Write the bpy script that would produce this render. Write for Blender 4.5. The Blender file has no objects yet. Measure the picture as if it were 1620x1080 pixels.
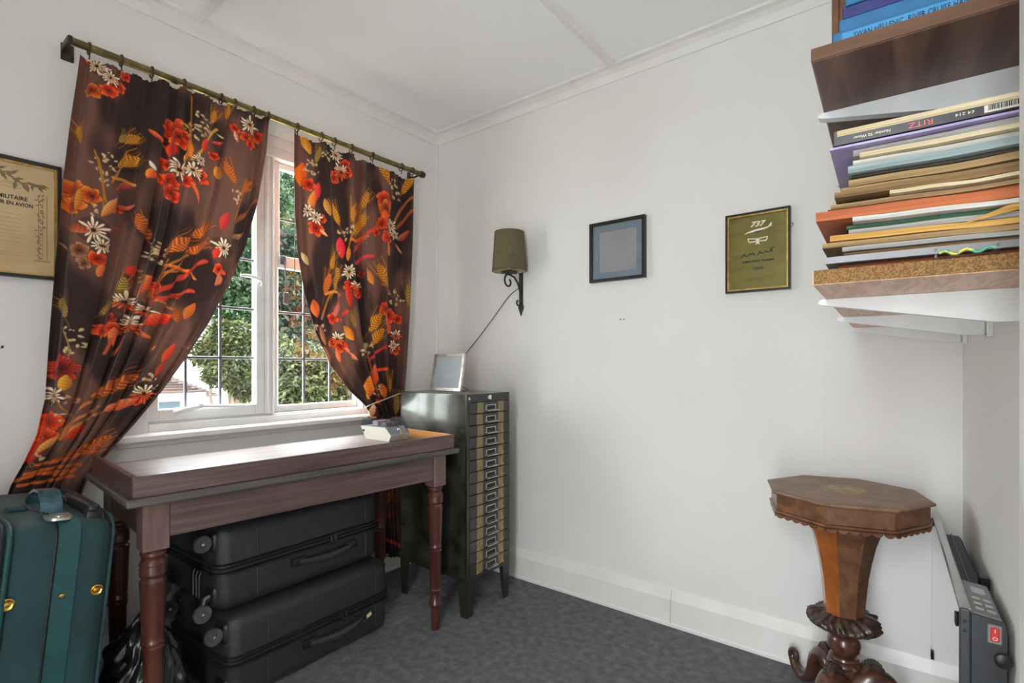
import bpy, bmesh, math, random
import numpy as np
from mathutils import Matrix, Vector

# ------------------------------------------------------------------ camera, sky, exposure
scn = bpy.context.scene
COL = scn.collection
PI = math.pi
F_PX, CX, CY, YAW = 825.0, 810.0, 576.0, math.radians(38.0)      # focal length and horizon for a 1620x1080 frame
CAM = np.array([2.222, -2.135, 1.09])
cam_d = bpy.data.cameras.new('camera'); cam = bpy.data.objects.new('camera', cam_d); COL.objects.link(cam)
cam_d.sensor_width = 36.0; cam_d.lens = F_PX / 1620 * 36; cam_d.shift_y = (CY - 540) / 1620
cam_d.clip_start = 0.02; cam_d.clip_end = 300
cam.location = CAM; cam.rotation_euler = (PI / 2, 0, YAW)
scn.camera = cam
scn.view_settings.view_transform = 'Standard'; scn.view_settings.look = 'None'
scn.view_settings.gamma = 1.0; scn.view_settings.use_curve_mapping = False
scn.view_settings.exposure = 0.4

SKY_STRENGTH = 30.0                         # zenith luminance of an overcast sky, a third of it at the horizon
world = bpy.data.worlds.new('overcast_sky'); scn.world = world; world.use_nodes = True
bg = world.node_tree.nodes['Background']; bg.inputs[0].default_value = (0.93, 0.97, 1.0, 1); bg.inputs[1].default_value = SKY_STRENGTH
_N, _L = world.node_tree.nodes, world.node_tree.links
_tc = _N.new('ShaderNodeTexCoord'); _sp = _N.new('ShaderNodeSeparateXYZ'); _L.new(_tc.outputs['Generated'], _sp.inputs[0])
_mr = _N.new('ShaderNodeMapRange'); _mr.inputs['From Min'].default_value = 0.0; _mr.inputs['From Max'].default_value = 1.0
_mr.inputs['To Min'].default_value = SKY_STRENGTH / 3; _mr.inputs['To Max'].default_value = SKY_STRENGTH; _L.new(_sp.outputs['Z'], _mr.inputs['Value']); _L.new(_mr.outputs[0], bg.inputs[1])
scn.cycles.max_bounces = 8; scn.cycles.diffuse_bounces = 5; scn.cycles.sample_clamp_indirect = 6.0
scn.cycles.transparent_max_bounces = 16

def portal(name, loc, rot, sx, sy):
    l = bpy.data.lights.new(name, 'AREA'); l.shape = 'RECTANGLE'; l.size = sx; l.size_y = sy; l.cycles.is_portal = True
    o = bpy.data.objects.new(name, l); o.location = loc; o.rotation_euler = rot; COL.objects.link(o)
portal('window_portal', (-0.13, -0.98, 1.46), (0, -PI / 2, 0), 1.30, 1.05)
FILL_DOOR = (1.95, 2.35, 2.05)                    # unseen doorway added behind camera for fill light: x from, x to, height
portal('fill_doorway_portal', ((FILL_DOOR[0] + FILL_DOOR[1]) / 2, -2.80, FILL_DOOR[2] / 2), (PI / 2, 0, 0), FILL_DOOR[1] - FILL_DOOR[0], FILL_DOOR[2])

# ------------------------------------------------------------------ helpers
R_ = np.array([math.cos(YAW), math.sin(YAW), 0]); FW = np.array([-math.sin(YAW), math.cos(YAW), 0])
def ray(x, y): return FW + (x - CX) / F_PX * R_ - np.array([0, 0, (y - CY) / F_PX])
def planex(x, y, X): d = ray(x, y); return CAM + d * ((X - CAM[0]) / d[0])
def planey(x, y, Y): d = ray(x, y); return CAM + d * ((Y - CAM[1]) / d[1])
def depth(p): return float((np.array(p) - CAM) @ FW)
TH = math.radians(2.2); P0 = np.array([2.328, 0.0, 0.0])          # the right wall stands a little out of square
def RW(off, s, z=0.0):                                             # off the right wall, along it towards the camera
    return (P0[0] - off * math.cos(TH) + s * math.sin(TH), P0[1] - off * math.sin(TH) - s * math.cos(TH), z)

def lin(c):
    out = []
    for v in c:
        v = v / 255.0
        out.append(v / 12.92 if v <= 0.04045 else ((v + 0.055) / 1.055) ** 2.4)
    return tuple(out) + (1.0,)

class MB:
    def __init__(s): s.v = []; s.f = []; s.sm = []; s.mi = []
    def add(s, vs, fs, smooth=False, M=None, mi=0):
        n = len(s.v)
        if M is not None: vs = [tuple(M @ Vector(v)) for v in vs]
        s.v += [tuple(float(c) for c in v) for v in vs]
        s.f += [tuple(i + n for i in f) for f in fs]; s.sm += [smooth] * len(fs); s.mi += [mi] * len(fs); return s
    def box(s, a, b, M=None, mi=0):
        (x0, y0, z0), (x1, y1, z1) = a, b
        return s.add([(x0,y0,z0),(x1,y0,z0),(x1,y1,z0),(x0,y1,z0),(x0,y0,z1),(x1,y0,z1),(x1,y1,z1),(x0,y1,z1)],
                     [(0,3,2,1),(4,5,6,7),(0,1,5,4),(1,2,6,5),(2,3,7,6),(3,0,4,7)], False, M, mi)
    def bm(s, bm, smooth=False, M=None):
        bm.verts.index_update(); vs = [tuple(v.co) for v in bm.verts]; fs = [tuple(v.index for v in f.verts) for f in bm.faces]
        bm.free(); return s.add(vs, fs, smooth, M)
    def rbox(s, a, b, r=0.004, seg=2, M=None, smooth=True):
        bm = bmesh.new(); bmesh.ops.create_cube(bm, size=1)
        d = [b[i] - a[i] for i in range(3)]; c = [(b[i] + a[i]) / 2 for i in range(3)]
        for v in bm.verts: v.co = Vector([c[i] + v.co[i] * d[i] for i in range(3)])
        r = min(r, min(d) * 0.49)
        bmesh.ops.bevel(bm, geom=bm.edges[:], offset=r, segments=seg, profile=0.5, affect='EDGES')
        return s.bm(bm, smooth, M)
    def lathe(s, prof, n=24, M=None, smooth=True, caps=True, phase=0.0, sx=1, sy=1):
        vs = []; fs = []
        for (r, z) in prof:
            for k in range(n):
                a = phase + 2 * PI * k / n; vs.append((r * math.cos(a) * sx, r * math.sin(a) * sy, z))
        m = len(prof)
        for i in range(m - 1):
            for k in range(n):
                k2 = (k + 1) % n; fs.append((i*n+k, i*n+k2, (i+1)*n+k2, (i+1)*n+k))
        if caps:
            fs.append(tuple(range(n - 1, -1, -1))); fs.append(tuple((m-1)*n + k for k in range(n)))
        return s.add(vs, fs, smooth, M)
    def tube(s, pts, r=0.01, n=10, M=None, smooth=True, flat=1.0):
        P = [Vector(p) for p in pts]; m = len(P); rs = r if isinstance(r, (list, tuple)) else [r] * m
        T = [(P[min(i+1, m-1)] - P[max(i-1, 0)]).normalized() for i in range(m)]
        up = Vector((0, 0, 1)) if abs(T[0].z) < 0.9 else Vector((1, 0, 0))
        N = (up - T[0] * up.dot(T[0])).normalized(); vs = []; fs = []
        for i in range(m):
            N = (N - T[i] * N.dot(T[i])).normalized(); B = T[i].cross(N)
            for k in range(n):
                a = 2 * PI * k / n; vs.append(tuple(P[i] + (N * math.cos(a) * flat + B * math.sin(a)) * rs[i]))
        for i in range(m - 1):
            for k in range(n):
                k2 = (k + 1) % n; fs.append((i*n+k, i*n+k2, (i+1)*n+k2, (i+1)*n+k))
        fs.append(tuple(range(n - 1, -1, -1))); fs.append(tuple((m-1)*n + k for k in range(n)))
        return s.add(vs, fs, smooth, M)
    def prism(s, poly, z0, z1, M=None, smooth=False):
        n = len(poly); vs = [(x, y, z0) for x, y in poly] + [(x, y, z1) for x, y in poly]
        fs = [tuple(range(n - 1, -1, -1)), tuple(range(n, 2 * n))] + [(i, (i+1) % n, (i+1) % n + n, i + n) for i in range(n)]
        return s.add(vs, fs, smooth, M)
    def build(s, name, mats, parent=None, loc=(0, 0, 0), rot=(0, 0, 0), auto=35):
        me = bpy.data.meshes.new(name); me.from_pydata(s.v, [], s.f); me.update()
        for m in (mats if isinstance(mats, (list, tuple)) else [mats]): me.materials.append(m)
        me.polygons.foreach_set('use_smooth', s.sm); me.polygons.foreach_set('material_index', s.mi)
        if any(s.sm) and auto:
            try: me.set_sharp_from_angle(angle=math.radians(auto))
            except Exception: pass
        bm = bmesh.new(); bm.from_mesh(me); bmesh.ops.recalc_face_normals(bm, faces=bm.faces[:]); bm.to_mesh(me); bm.free()
        return link(name, me, parent, loc, rot)

def link(name, data, parent=None, loc=(0, 0, 0), rot=(0, 0, 0)):
    o = bpy.data.objects.new(name, data); COL.objects.link(o); o.parent = parent; o.location = loc; o.rotation_euler = rot; return o
def tag(o, label=None, cat=None, group=None, kind=None):
    for k, v in (('label', label), ('category', cat), ('group', group), ('kind', kind)):
        if v: o[k] = v
    return o
def thing(name, label, cat, loc=(0, 0, 0), rz=0.0, group=None):
    o = bpy.data.objects.new(name, None); COL.objects.link(o); o.location = loc; o.rotation_euler = (0, 0, rz)
    o.empty_display_size = 0.05
    return tag(o, label, cat, group)
def struct(o): o['kind'] = 'structure'; return o
def B(a, b): return MB().box(a, b)
def T(x=0, y=0, z=0): return Matrix.Translation((x, y, z))
def RX(a): return Matrix.Rotation(a, 4, 'X')
def RY(a): return Matrix.Rotation(a, 4, 'Y')
def RZ(a): return Matrix.Rotation(a, 4, 'Z')
def frame_poly(w, h, t):      # four mitred bars of a picture frame as polygons in its plane
    a, b = w / 2, h / 2; i, j = a - t, b - t
    return [[(-a,-b),(a,-b),(i,-j),(-i,-j)], [(a,-b),(a,b),(i,j),(i,-j)], [(a,b),(-a,b),(-i,j),(i,j)], [(-a,b),(-a,-b),(-i,-j),(-i,j)]]

# ------------------------------------------------------------------ procedural materials
MATS = {}
def mat(name, c, c2=None, rough=0.5, metal=0.0, scale=(8, 8, 8), detail=4.0, lo=0.35, hi=0.65, bump=0.0, bscale=None, coat=0.0,
        spec=0.5, kind='noise', distort=0.0, ior=1.5, sheen=0.0, c3=None, rvar=0.0):
    m = bpy.data.materials.new(name); m.use_nodes = True; nt = m.node_tree; N = nt.nodes; L = nt.links
    p = N['Principled BSDF']; p.inputs['Roughness'].default_value = rough; p.inputs['Metallic'].default_value = metal
    p.inputs['Base Color'].default_value = lin(c); p.inputs['IOR'].default_value = ior
    p.inputs['Specular IOR Level'].default_value = spec; p.inputs['Coat Weight'].default_value = coat; p.inputs['Coat Roughness'].default_value = 0.12
    if sheen: p.inputs['Sheen Weight'].default_value = sheen
    tc = N.new('ShaderNodeTexCoord')
    if c2 is not None:
        mp = N.new('ShaderNodeMapping'); mp.inputs['Scale'].default_value = scale; L.new(tc.outputs['Object'], mp.inputs[0])
        nz = N.new('ShaderNodeTexNoise'); nz.inputs['Scale'].default_value = 1.0; nz.inputs['Detail'].default_value = detail
        nz.inputs['Distortion'].default_value = distort; L.new(mp.outputs[0], nz.inputs['Vector'])
        rp = N.new('ShaderNodeValToRGB'); rp.color_ramp.elements[0].position = lo; rp.color_ramp.elements[1].position = hi
        rp.color_ramp.elements[0].color = lin(c); rp.color_ramp.elements[1].color = lin(c2)
        if c3 is not None: e = rp.color_ramp.elements.new((lo + hi) / 2); e.color = lin(c3)
        L.new(nz.outputs['Fac'], rp.inputs[0]); L.new(rp.outputs[0], p.inputs['Base Color'])
        if rvar:
            mr = N.new('ShaderNodeMapRange'); mr.inputs['To Min'].default_value = rough - rvar; mr.inputs['To Max'].default_value = rough + rvar
            L.new(nz.outputs['Fac'], mr.inputs['Value']); L.new(mr.outputs[0], p.inputs['Roughness'])
    if bump:
        mb = N.new('ShaderNodeMapping'); mb.inputs['Scale'].default_value = bscale or scale; L.new(tc.outputs['Object'], mb.inputs[0])
        nb = N.new('ShaderNodeTexNoise'); nb.inputs['Scale'].default_value = 1.0; nb.inputs['Detail'].default_value = 5.0; L.new(mb.outputs[0], nb.inputs['Vector'])
        bp = N.new('ShaderNodeBump'); bp.inputs['Strength'].default_value = min(1.0, bump); bp.inputs['Distance'].default_value = 0.004
        L.new(nb.outputs['Fac'], bp.inputs['Height']); L.new(bp.outputs[0], p.inputs['Normal'])
    MATS[name] = m; return m

def attr_mat(name, rough=0.9, sheen=0.0, spec=0.3, trans=0.0):
    m = bpy.data.materials.new(name); m.use_nodes = True; N = m.node_tree.nodes; L = m.node_tree.links; p = N['Principled BSDF']
    a = N.new('ShaderNodeVertexColor'); a.layer_name = 'print'; L.new(a.outputs['Color'], p.inputs['Base Color'])
    p.inputs['Roughness'].default_value = rough; p.inputs['Specular IOR Level'].default_value = spec; p.inputs['Sheen Weight'].default_value = sheen
    p.inputs['Sheen Roughness'].default_value = 0.4
    if trans:
        t = N.new('ShaderNodeBsdfTranslucent'); L.new(a.outputs['Color'], t.inputs[0]); mx = N.new('ShaderNodeMixShader'); mx.inputs[0].default_value = trans
        L.new(p.outputs[0], mx.inputs[1]); L.new(t.outputs[0], mx.inputs[2]); L.new(mx.outputs[0], N['Material Output'].inputs['Surface'])
    return m

def glass_mat(name, tint=(1, 1, 1, 1), gloss=0.08, rough=0.02):
    m = bpy.data.materials.new(name); m.use_nodes = True; N = m.node_tree.nodes; L = m.node_tree.links; N.remove(N['Principled BSDF'])
    t = N.new('ShaderNodeBsdfTransparent'); t.inputs[0].default_value = tint
    g = N.new('ShaderNodeBsdfGlossy'); g.inputs['Roughness'].default_value = rough; g.inputs[0].default_value = (1, 1, 1, 1)
    f = N.new('ShaderNodeFresnel'); ge = N.new('ShaderNodeNewGeometry'); mr = N.new('ShaderNodeMapRange'); mr.inputs['To Min'].default_value = 1.4; mr.inputs['To Max'].default_value = 1 / 1.4
    L.new(ge.outputs['Backfacing'], mr.inputs['Value']); L.new(mr.outputs[0], f.inputs[0])
    mx = N.new('ShaderNodeMixShader'); L.new(f.outputs[0], mx.inputs[0]); L.new(t.outputs[0], mx.inputs[1]); L.new(g.outputs[0], mx.inputs[2])
    L.new(mx.outputs[0], N['Material Output'].inputs['Surface']); return m

def stripe_mat(name, c1, c2, freq, rough=0.8, axis='Z', spec=0.3):
    m = mat(name, c1, rough=rough, spec=spec); N = m.node_tree.nodes; L = m.node_tree.links; p = N['Principled BSDF']
    tc = N.new('ShaderNodeTexCoord'); mp = N.new('ShaderNodeMapping'); L.new(tc.outputs['Object'], mp.inputs[0])
    mp.inputs['Scale'].default_value = (3, 3, freq) if axis == 'Z' else (freq, 3, 3) if axis == 'X' else (3, freq, 3)
    nz = N.new('ShaderNodeTexNoise'); nz.inputs['Scale'].default_value = 1; nz.inputs['Detail'].default_value = 3; L.new(mp.outputs[0], nz.inputs['Vector'])
    rp = N.new('ShaderNodeValToRGB'); rp.color_ramp.elements[0].position = 0.35; rp.color_ramp.elements[1].position = 0.62
    rp.color_ramp.elements[0].color = lin(c2); rp.color_ramp.elements[1].color = lin(c1)
    L.new(nz.outputs['Fac'], rp.inputs[0]); L.new(rp.outputs[0], p.inputs['Base Color']); return m

M_wall = mat('wall_paint', (229, 226, 222), (235, 233, 230), rough=0.75, scale=(1.5, 1.5, 1.5), bump=0.12, bscale=(45, 45, 45), spec=0.25)
M_ceil = mat('ceiling_paint', (246, 245, 243), (248, 247, 246), rough=0.8, scale=(1, 1, 1), bump=0.08, bscale=(40, 40, 40), spec=0.2)
M_gloss_white = mat('white_gloss_paint', (238, 236, 232), (230, 228, 223), rough=0.35, scale=(6, 6, 6), bump=0.1, bscale=(25, 25, 25), spec=0.4)
M_frame_white = mat('window_paint', (230, 230, 228), (214, 213, 210), rough=0.45, scale=(9, 9, 9), lo=0.5, hi=0.75, bump=0.15, bscale=(30, 30, 30))
M_lead = mat('lead_came', (112, 114, 120), (92, 94, 100), rough=0.5, metal=0.1, scale=(40, 40, 40))
M_glass = glass_mat('pane_glass', (0.93, 0.96, 0.95, 1))
M_carpet = mat('grey_carpet', (98, 100, 102), (134, 135, 135), rough=0.98, scale=(30, 30, 30), detail=13, lo=0.28, hi=0.74, bump=1.0, bscale=(420, 420, 420), spec=0.1, c3=(116, 117, 119))
M_brass = mat('aged_brass', (150, 132, 84), (104, 92, 60), rough=0.3, metal=0.9, scale=(30, 30, 30))
M_dbrass = mat('dark_bronze', (62, 54, 42), (84, 74, 56), rough=0.45, metal=0.7, scale=(40, 40, 40))
M_gold = mat('polished_brass', (212, 176, 92), (180, 142, 66), rough=0.22, metal=1.0, scale=(60, 60, 60))
M_desk = mat('faded_mahogany', (66, 49, 47), (108, 88, 84), rough=0.42, scale=(70, 2.5, 70), detail=6, lo=0.3, hi=0.7, bump=0.12, bscale=(160, 8, 160), spec=0.5, coat=0.15)
M_desk_end = mat('faded_mahogany_end', (66, 44, 40), (96, 70, 64), rough=0.38, scale=(3, 55, 55), detail=6, lo=0.3, hi=0.7, bump=0.1, bscale=(8, 160, 160), coat=0.15)
M_desk_post = mat('mahogany_post', (92, 68, 62), (116, 92, 84), rough=0.45, scale=(60, 60, 4), detail=6, lo=0.3, hi=0.7, bump=0.15, bscale=(160, 160, 10))
M_desk_floor = mat('tray_board', (92, 72, 68), (122, 102, 98), rough=0.5, scale=(60, 2.5, 60), detail=6, lo=0.3, hi=0.7, coat=0.0, spec=0.32)
M_desk_floor.node_tree.nodes['Principled BSDF'].inputs['Coat Roughness'].default_value = 0.42; M_desk_floor.node_tree.nodes['Principled BSDF'].inputs['Coat IOR'].default_value = 1.5
M_lip = mat('grey_lip_edge', (72, 68, 68), (92, 86, 84), rough=0.5, scale=(40, 3, 40))
M_leg = mat('turned_red_mahogany', (58, 28, 22), (92, 52, 40), rough=0.3, scale=(45, 45, 5), detail=5, lo=0.3, hi=0.7, coat=0.3)
M_inner = mat('orange_inner_wood', (190, 120, 62), (216, 150, 88), rough=0.5, scale=(4, 40, 40))
M_cab = mat('olive_black_enamel', (36, 36, 30), (48, 48, 40), rough=0.33, metal=0.15, scale=(5, 5, 5), detail=6, coat=0.35, rvar=0.1, bump=0.03, bscale=(60, 60, 60))
M_cabside = mat('worn_cabinet_enamel', (44, 44, 36), (84, 84, 74), rough=0.3, metal=0.45, scale=(9, 9, 9), detail=10, lo=0.42, hi=0.72, coat=0.5, rvar=0.14)
M_chrome = mat('nickel', (228, 228, 225), (200, 200, 198), rough=0.38, metal=1.0, scale=(60, 60, 60))
M_slot = mat('label_slot_card', (34, 35, 34), rough=0.6)
M_tape = mat('parcel_tape', (140, 122, 84), (118, 102, 70), rough=0.28, scale=(30, 30, 18), detail=5, coat=0.3, bump=0.25, bscale=(90, 90, 40))
M_tape2 = mat('wrinkled_parcel_tape', (158, 132, 82), (92, 76, 46), rough=0.25, scale=(70, 70, 22), detail=7, distort=1.5, coat=0.4, bump=0.6, bscale=(120, 120, 40))
M_case = mat('black_polycarbonate', (38, 39, 42), (47, 48, 51), rough=0.36, scale=(40, 40, 40), bump=0.35, bscale=(600, 600, 600), spec=0.5)
M_black = mat('black_plastic', (22, 22, 23), (30, 30, 31), rough=0.4, scale=(30, 30, 30))
M_rubber = mat('grey_rubber', (62, 62, 62), (78, 78, 78), rough=0.6, scale=(30, 30, 30))
M_green = mat('teal_nylon', (6, 46, 50), (14, 62, 66), rough=0.62, scale=(7, 7, 7), detail=6, bump=0.5, bscale=(700, 700, 700), sheen=0.1)
M_green2 = mat('teal_webbing', (8, 58, 61), (16, 74, 75), rough=0.5, scale=(12, 12, 12), bump=0.4, bscale=(500, 500, 500))
M_leather = mat('glossy_teal_leather', (34, 66, 76), (66, 100, 110), rough=0.25, scale=(25, 25, 25), coat=0.4)
M_zip = mat('black_zip_tape', (18, 20, 28), (30, 32, 44), rough=0.6, scale=(120, 120, 120), bump=0.5, bscale=(400, 400, 400))
M_bag = mat('black_bin_liner', (18, 18, 20), (30, 30, 34), rough=0.28, scale=(20, 20, 20), bump=0.25, bscale=(30, 30, 30), spec=0.6)
M_iron = mat('wrought_iron', (44, 46, 44), (64, 66, 62), rough=0.5, metal=0.5, scale=(60, 60, 60), bump=0.3, bscale=(120, 120, 120))
M_shade = mat('olive_linen', (98, 90, 68), (116, 107, 82), rough=0.9, scale=(90, 90, 300), detail=2, bump=0.5, bscale=(300, 300, 900), spec=0.1)
M_shade_in = mat('cream_lining', (208, 188, 140), rough=0.8)
M_cream = mat('candle_cream', (226, 218, 200), rough=0.5)
M_cord = mat('brown_cord', (62, 56, 48), rough=0.6)
M_ebony = mat('black_frame_lacquer', (24, 24, 26), (34, 33, 33), rough=0.35, scale=(50, 50, 50))
M_mount = mat('blue_grey_mount', (124, 134, 152), (138, 146, 162), rough=0.7, scale=(20, 20, 20))
M_blur = mat('faded_mauve_print', (164, 150, 160), (178, 166, 172), rough=0.4, scale=(4, 4, 4), detail=1)
M_blur2 = mat('faded_grey_print', (178, 176, 186), (190, 188, 195), rough=0.35, scale=(5, 5, 5), detail=1)
M_goldfr = mat('gilt_slip', (206, 178, 110), (176, 146, 84), rough=0.3, metal=0.8, scale=(40, 40, 40))
M_olivefoil = mat('olive_gold_foil', (112, 104, 52), (126, 117, 62), rough=0.38, metal=0.35, scale=(8, 8, 30), detail=3)
M_ink = mat('black_ink', (26, 24, 20), rough=0.6)
M_ink2 = mat('brown_ink', (128, 108, 80), rough=0.7)
M_inkcream = mat('cream_ink', (238, 228, 196), rough=0.5)
M_inkgrey = mat('grey_ink', (110, 106, 100), rough=0.5)
M_parch = mat('parchment', (206, 180, 138), (190, 162, 120), rough=0.8, scale=(6, 6, 6), detail=6)
M_silver = mat('silver_frame_metal', (214, 212, 204), (176, 172, 160), rough=0.28, metal=0.85, scale=(30, 30, 30))
M_boxwhite = mat('cream_box_plastic', (204, 200, 190), (196, 190, 178), rough=0.35, scale=(10, 10, 10))
M_acrylic = glass_mat('clear_acrylic', (0.80, 0.83, 0.87, 1), rough=0.05)
M_note1 = mat('pink_printed_paper', (186, 120, 128), (226, 206, 196), rough=0.6, scale=(60, 60, 60))
M_note2 = mat('dark_printed_paper', (84, 66, 70), (170, 140, 130), rough=0.6, scale=(50, 50, 50))
M_walnut = mat('burr_walnut', (84, 52, 33), (134, 92, 62), rough=0.4, scale=(11, 11, 11), detail=8, distort=2.2, lo=0.3, hi=0.7, coat=0.2, c3=(106, 70, 46))
M_walnut_top = mat('worn_walnut_top', (104, 74, 54), (142, 112, 86), rough=0.5, scale=(9, 9, 9), detail=9, distort=1.6, lo=0.3, hi=0.72, coat=0.1, bump=0.1, bscale=(30, 30, 30), c3=(122, 90, 66))
M_walnut_or = mat('orange_walnut_veneer', (128, 66, 26), (176, 104, 46), rough=0.3, scale=(14, 14, 5), detail=7, distort=1.5, lo=0.3, hi=0.7, coat=0.4)
M_inlay = mat('worn_inlay', (176, 148, 92), (112, 84, 54), rough=0.5, scale=(45, 45, 45), detail=5)
M_carved = mat('dark_carved_wood', (44, 32, 27), (84, 62, 50), rough=0.38, scale=(50, 50, 50), detail=5, coat=0.25)
M_wred = mat('red_brown_walnut', (60, 35, 25), (98, 62, 46), rough=0.28, scale=(20, 20, 20), detail=6, distort=1.0, coat=0.4)
M_alu = mat('brushed_silver_trim', (196, 198, 198), (170, 172, 173), rough=0.25, metal=0.9, scale=(20, 200, 200))
M_hbody = mat('heater_dark_grey', (48, 50, 53), (56, 58, 61), rough=0.4, scale=(30, 30, 30), metal=0.1)
M_hglass = mat('black_heater_glass', (20, 21, 22), rough=0.015, ior=2.1, spec=0.5, coat=1.0)
MATS['black_heater_glass'].node_tree.nodes['Principled BSDF'].inputs['Coat IOR'].default_value = 1.9
M_hpanel = mat('heater_control_grey', (140, 142, 145), (128, 130, 133), rough=0.4, scale=(10, 10, 10), metal=0.3)
M_lcd = mat('display_window', (186, 190, 192), rough=0.2)
M_red = mat('red_rocker', (206, 60, 58), rough=0.25, coat=0.5)
M_shelfwood = mat('dark_stained_board', (84, 58, 46), (128, 98, 82), rough=0.5, scale=(30, 3, 30), detail=7, lo=0.3, hi=0.7, distort=0.6, bump=0.15, bscale=(30, 30, 30))
M_shelfedge = mat('raw_brown_edge', (88, 57, 35), (112, 76, 48), rough=0.6, scale=(4, 40, 40), detail=5)
M_lamin = mat('maple_laminate', (226, 184, 150), (206, 160, 126), rough=0.4, scale=(40, 5, 40), detail=3, distort=2.5, lo=0.45, hi=0.56)
M_chip = mat('chipboard', (160, 122, 74), (112, 82, 46), rough=0.85, scale=(420, 420, 420), detail=2, lo=0.36, hi=0.62, bump=0.8, bscale=(400, 400, 400), c3=(138, 102, 58))
M_bracket = mat('white_bracket_enamel', (226, 228, 228), (216, 218, 218), rough=0.35, scale=(10, 10, 10))
M_bookblue = mat('blue_book_cloth', (10, 88, 134), (18, 102, 150), rough=0.4, scale=(20, 20, 20))
M_bookblue2 = mat('light_blue_spine', (52, 138, 190), rough=0.4)
M_booknavy = mat('navy_cover', (34, 40, 112), (24, 30, 90), rough=0.35, scale=(20, 20, 20))
M_pagewhite = stripe_mat('white_pages', (226, 222, 210), (190, 184, 170), 900)

# ------------------------------------------------------------------ the room
CZ = 2.42
floor_poly = [(-0.0, -2.80), (RW(0, 2.80)[0] , -2.80), (P0[0], 0.0), (0.0, 0.0)]
mb = MB().prism(floor_poly, -0.08, 0.0); struct(mb.build('floor', M_carpet))
mb = MB().prism([(-0.12, -2.92), (2.70, -2.92), (2.70, 0.12), (-0.12, 0.12)], CZ, CZ + 0.1); ceil = struct(mb.build('ceiling', M_ceil))
WY0, WY1, WZ0, WZ1 = -1.475, -0.485, 0.832, 2.09
mb = MB()
mb.box((-0.12, -2.92, -0.08), (0, WY0, CZ)); mb.box((-0.12, WY1, -0.08), (0, 0.12, CZ))
mb.box((-0.12, WY0, -0.08), (0, WY1, WZ0)); mb.box((-0.12, WY0, WZ1), (0, WY1, CZ)); struct(mb.build('wall_left', M_wall))
mb = MB().box((-0.0, 0.0, -0.08), (2.60, 0.12, CZ)); struct(mb.build('wall_back', M_wall))
a = RW(0, 0); b = RW(0, 2.85); c = RW(-0.12, 2.85); d = RW(-0.12, 0.0)
mb = MB().prism([a[:2], d[:2], c[:2], b[:2]], -0.08, CZ); struct(mb.build('wall_right', M_wall))
mb = MB(); mb.box((0, -2.92, -0.08), (FILL_DOOR[0], -2.80, CZ)); mb.box((FILL_DOOR[1], -2.92, -0.08), (2.6, -2.80, CZ)); mb.box((FILL_DOOR[0], -2.92, FILL_DOOR[2]), (FILL_DOOR[1], -2.80, CZ))
struct(mb.build('wall_near', M_wall))
# the jamb at the right edge of the picture
mb = MB().prism([RW(0.0, 1.40)[:2], RW(0.0, 1.50)[:2], RW(0.080, 1.50)[:2], RW(0.080, 1.40)[:2]], 0, CZ)
struct(mb.build('trim_1', M_gloss_white))

def skirting(name, p0, p1, nrm, h=0.149, hb=0.11, t=0.02):
    p0 = Vector(p0); p1 = Vector(p1); n = Vector(nrm); mb = MB(); prof = [(0, 0), (t + 0.004, 0), (t + 0.004, 0.012), (t, 0.016), (t, hb), (0.004, h), (0, h)]
    vs = [tuple(p + n * o + Vector((0, 0, z))) for p in (p0, p1) for o, z in prof]; m = len(prof)
    fs = [(i, (i+1) % m, (i+1) % m + m, i + m) for i in range(m)] + [tuple(range(m - 1, -1, -1)), tuple(range(m, 2 * m))]
    mb.add(vs, fs); return struct(mb.build(name, M_gloss_white))
skirting('baseboard_back', (0.0, 0, 0), (1.405, 0, 0), (0, -1, 0)); skirting('baseboard_back', (1.4065, 0, 0), (2.30, 0, 0), (0, -1, 0))
skirting('baseboard_left', (0, -2.8, 0), (0, -0.022, 0), (1, 0, 0))
skirting('baseboard_right', RW(0, 0.03), RW(0, 1.39), (-math.cos(TH), -math.sin(TH), 0))
def crown(name, p0, p1, nrm):
    p0 = Vector(p0); p1 = Vector(p1); n = Vector(nrm); mb = MB()
    prof = [(0, CZ), (0, CZ - 0.058), (0.007, CZ - 0.058), (0.010, CZ - 0.050), (0.012, CZ - 0.026), (0.03, CZ - 0.012), (0.052, CZ - 0.009), (0.054, CZ)]
    vs = [tuple(p + n * o + Vector((0, 0, z - p.z))) for p in (p0, p1) for o, z in prof]; m = len(prof)
    fs = [(i, (i+1) % m, (i+1) % m + m, i + m) for i in range(m)] + [tuple(range(m - 1, -1, -1)), tuple(range(m, 2 * m))]
    mb.add(vs, fs); return struct(mb.build(name, M_gloss_white))
crown('trim_2', (0, -2.8, 0), (0, 0, 0), (1, 0, 0)); crown('trim_3', (0, 0, 0), (2.33, 0, 0), (0, -1, 0))
def strip(name, a, b):
    mb = MB(); w, t = 0.019, 0.020; A = Vector(a); Bv = Vector(b); d = (Bv - A).normalized(); n = Vector((-d.y, d.x, 0))
    prof = [(-w, 0), (-w * 0.8, -t * 0.8), (-w * 0.4, -t), (w * 0.4, -t), (w * 0.8, -t * 0.8), (w, 0)]; m = len(prof)
    vs = [tuple(p + n * o + Vector((0, 0, CZ + z))) for p in (A, Bv) for o, z in prof]
    fs = [(i, (i+1) % m, (i+1) % m + m, i + m) for i in range(m)] + [tuple(range(m - 1, -1, -1)), tuple(range(m, 2 * m))]
    mb.add(vs, fs); return struct(mb.build(name, M_gloss_white))
strip('trim_4', (1.155, -2.8, 0), (1.155, -0.05, 0)); strip('trim_5', (0.05, -1.303, 0), (1.138, -1.303, 0))
mb = MB().box((0, -0.011, 0.15), (0.011, 0, CZ - 0.058)); struct(mb.build('trim_6', M_gloss_white))
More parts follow.
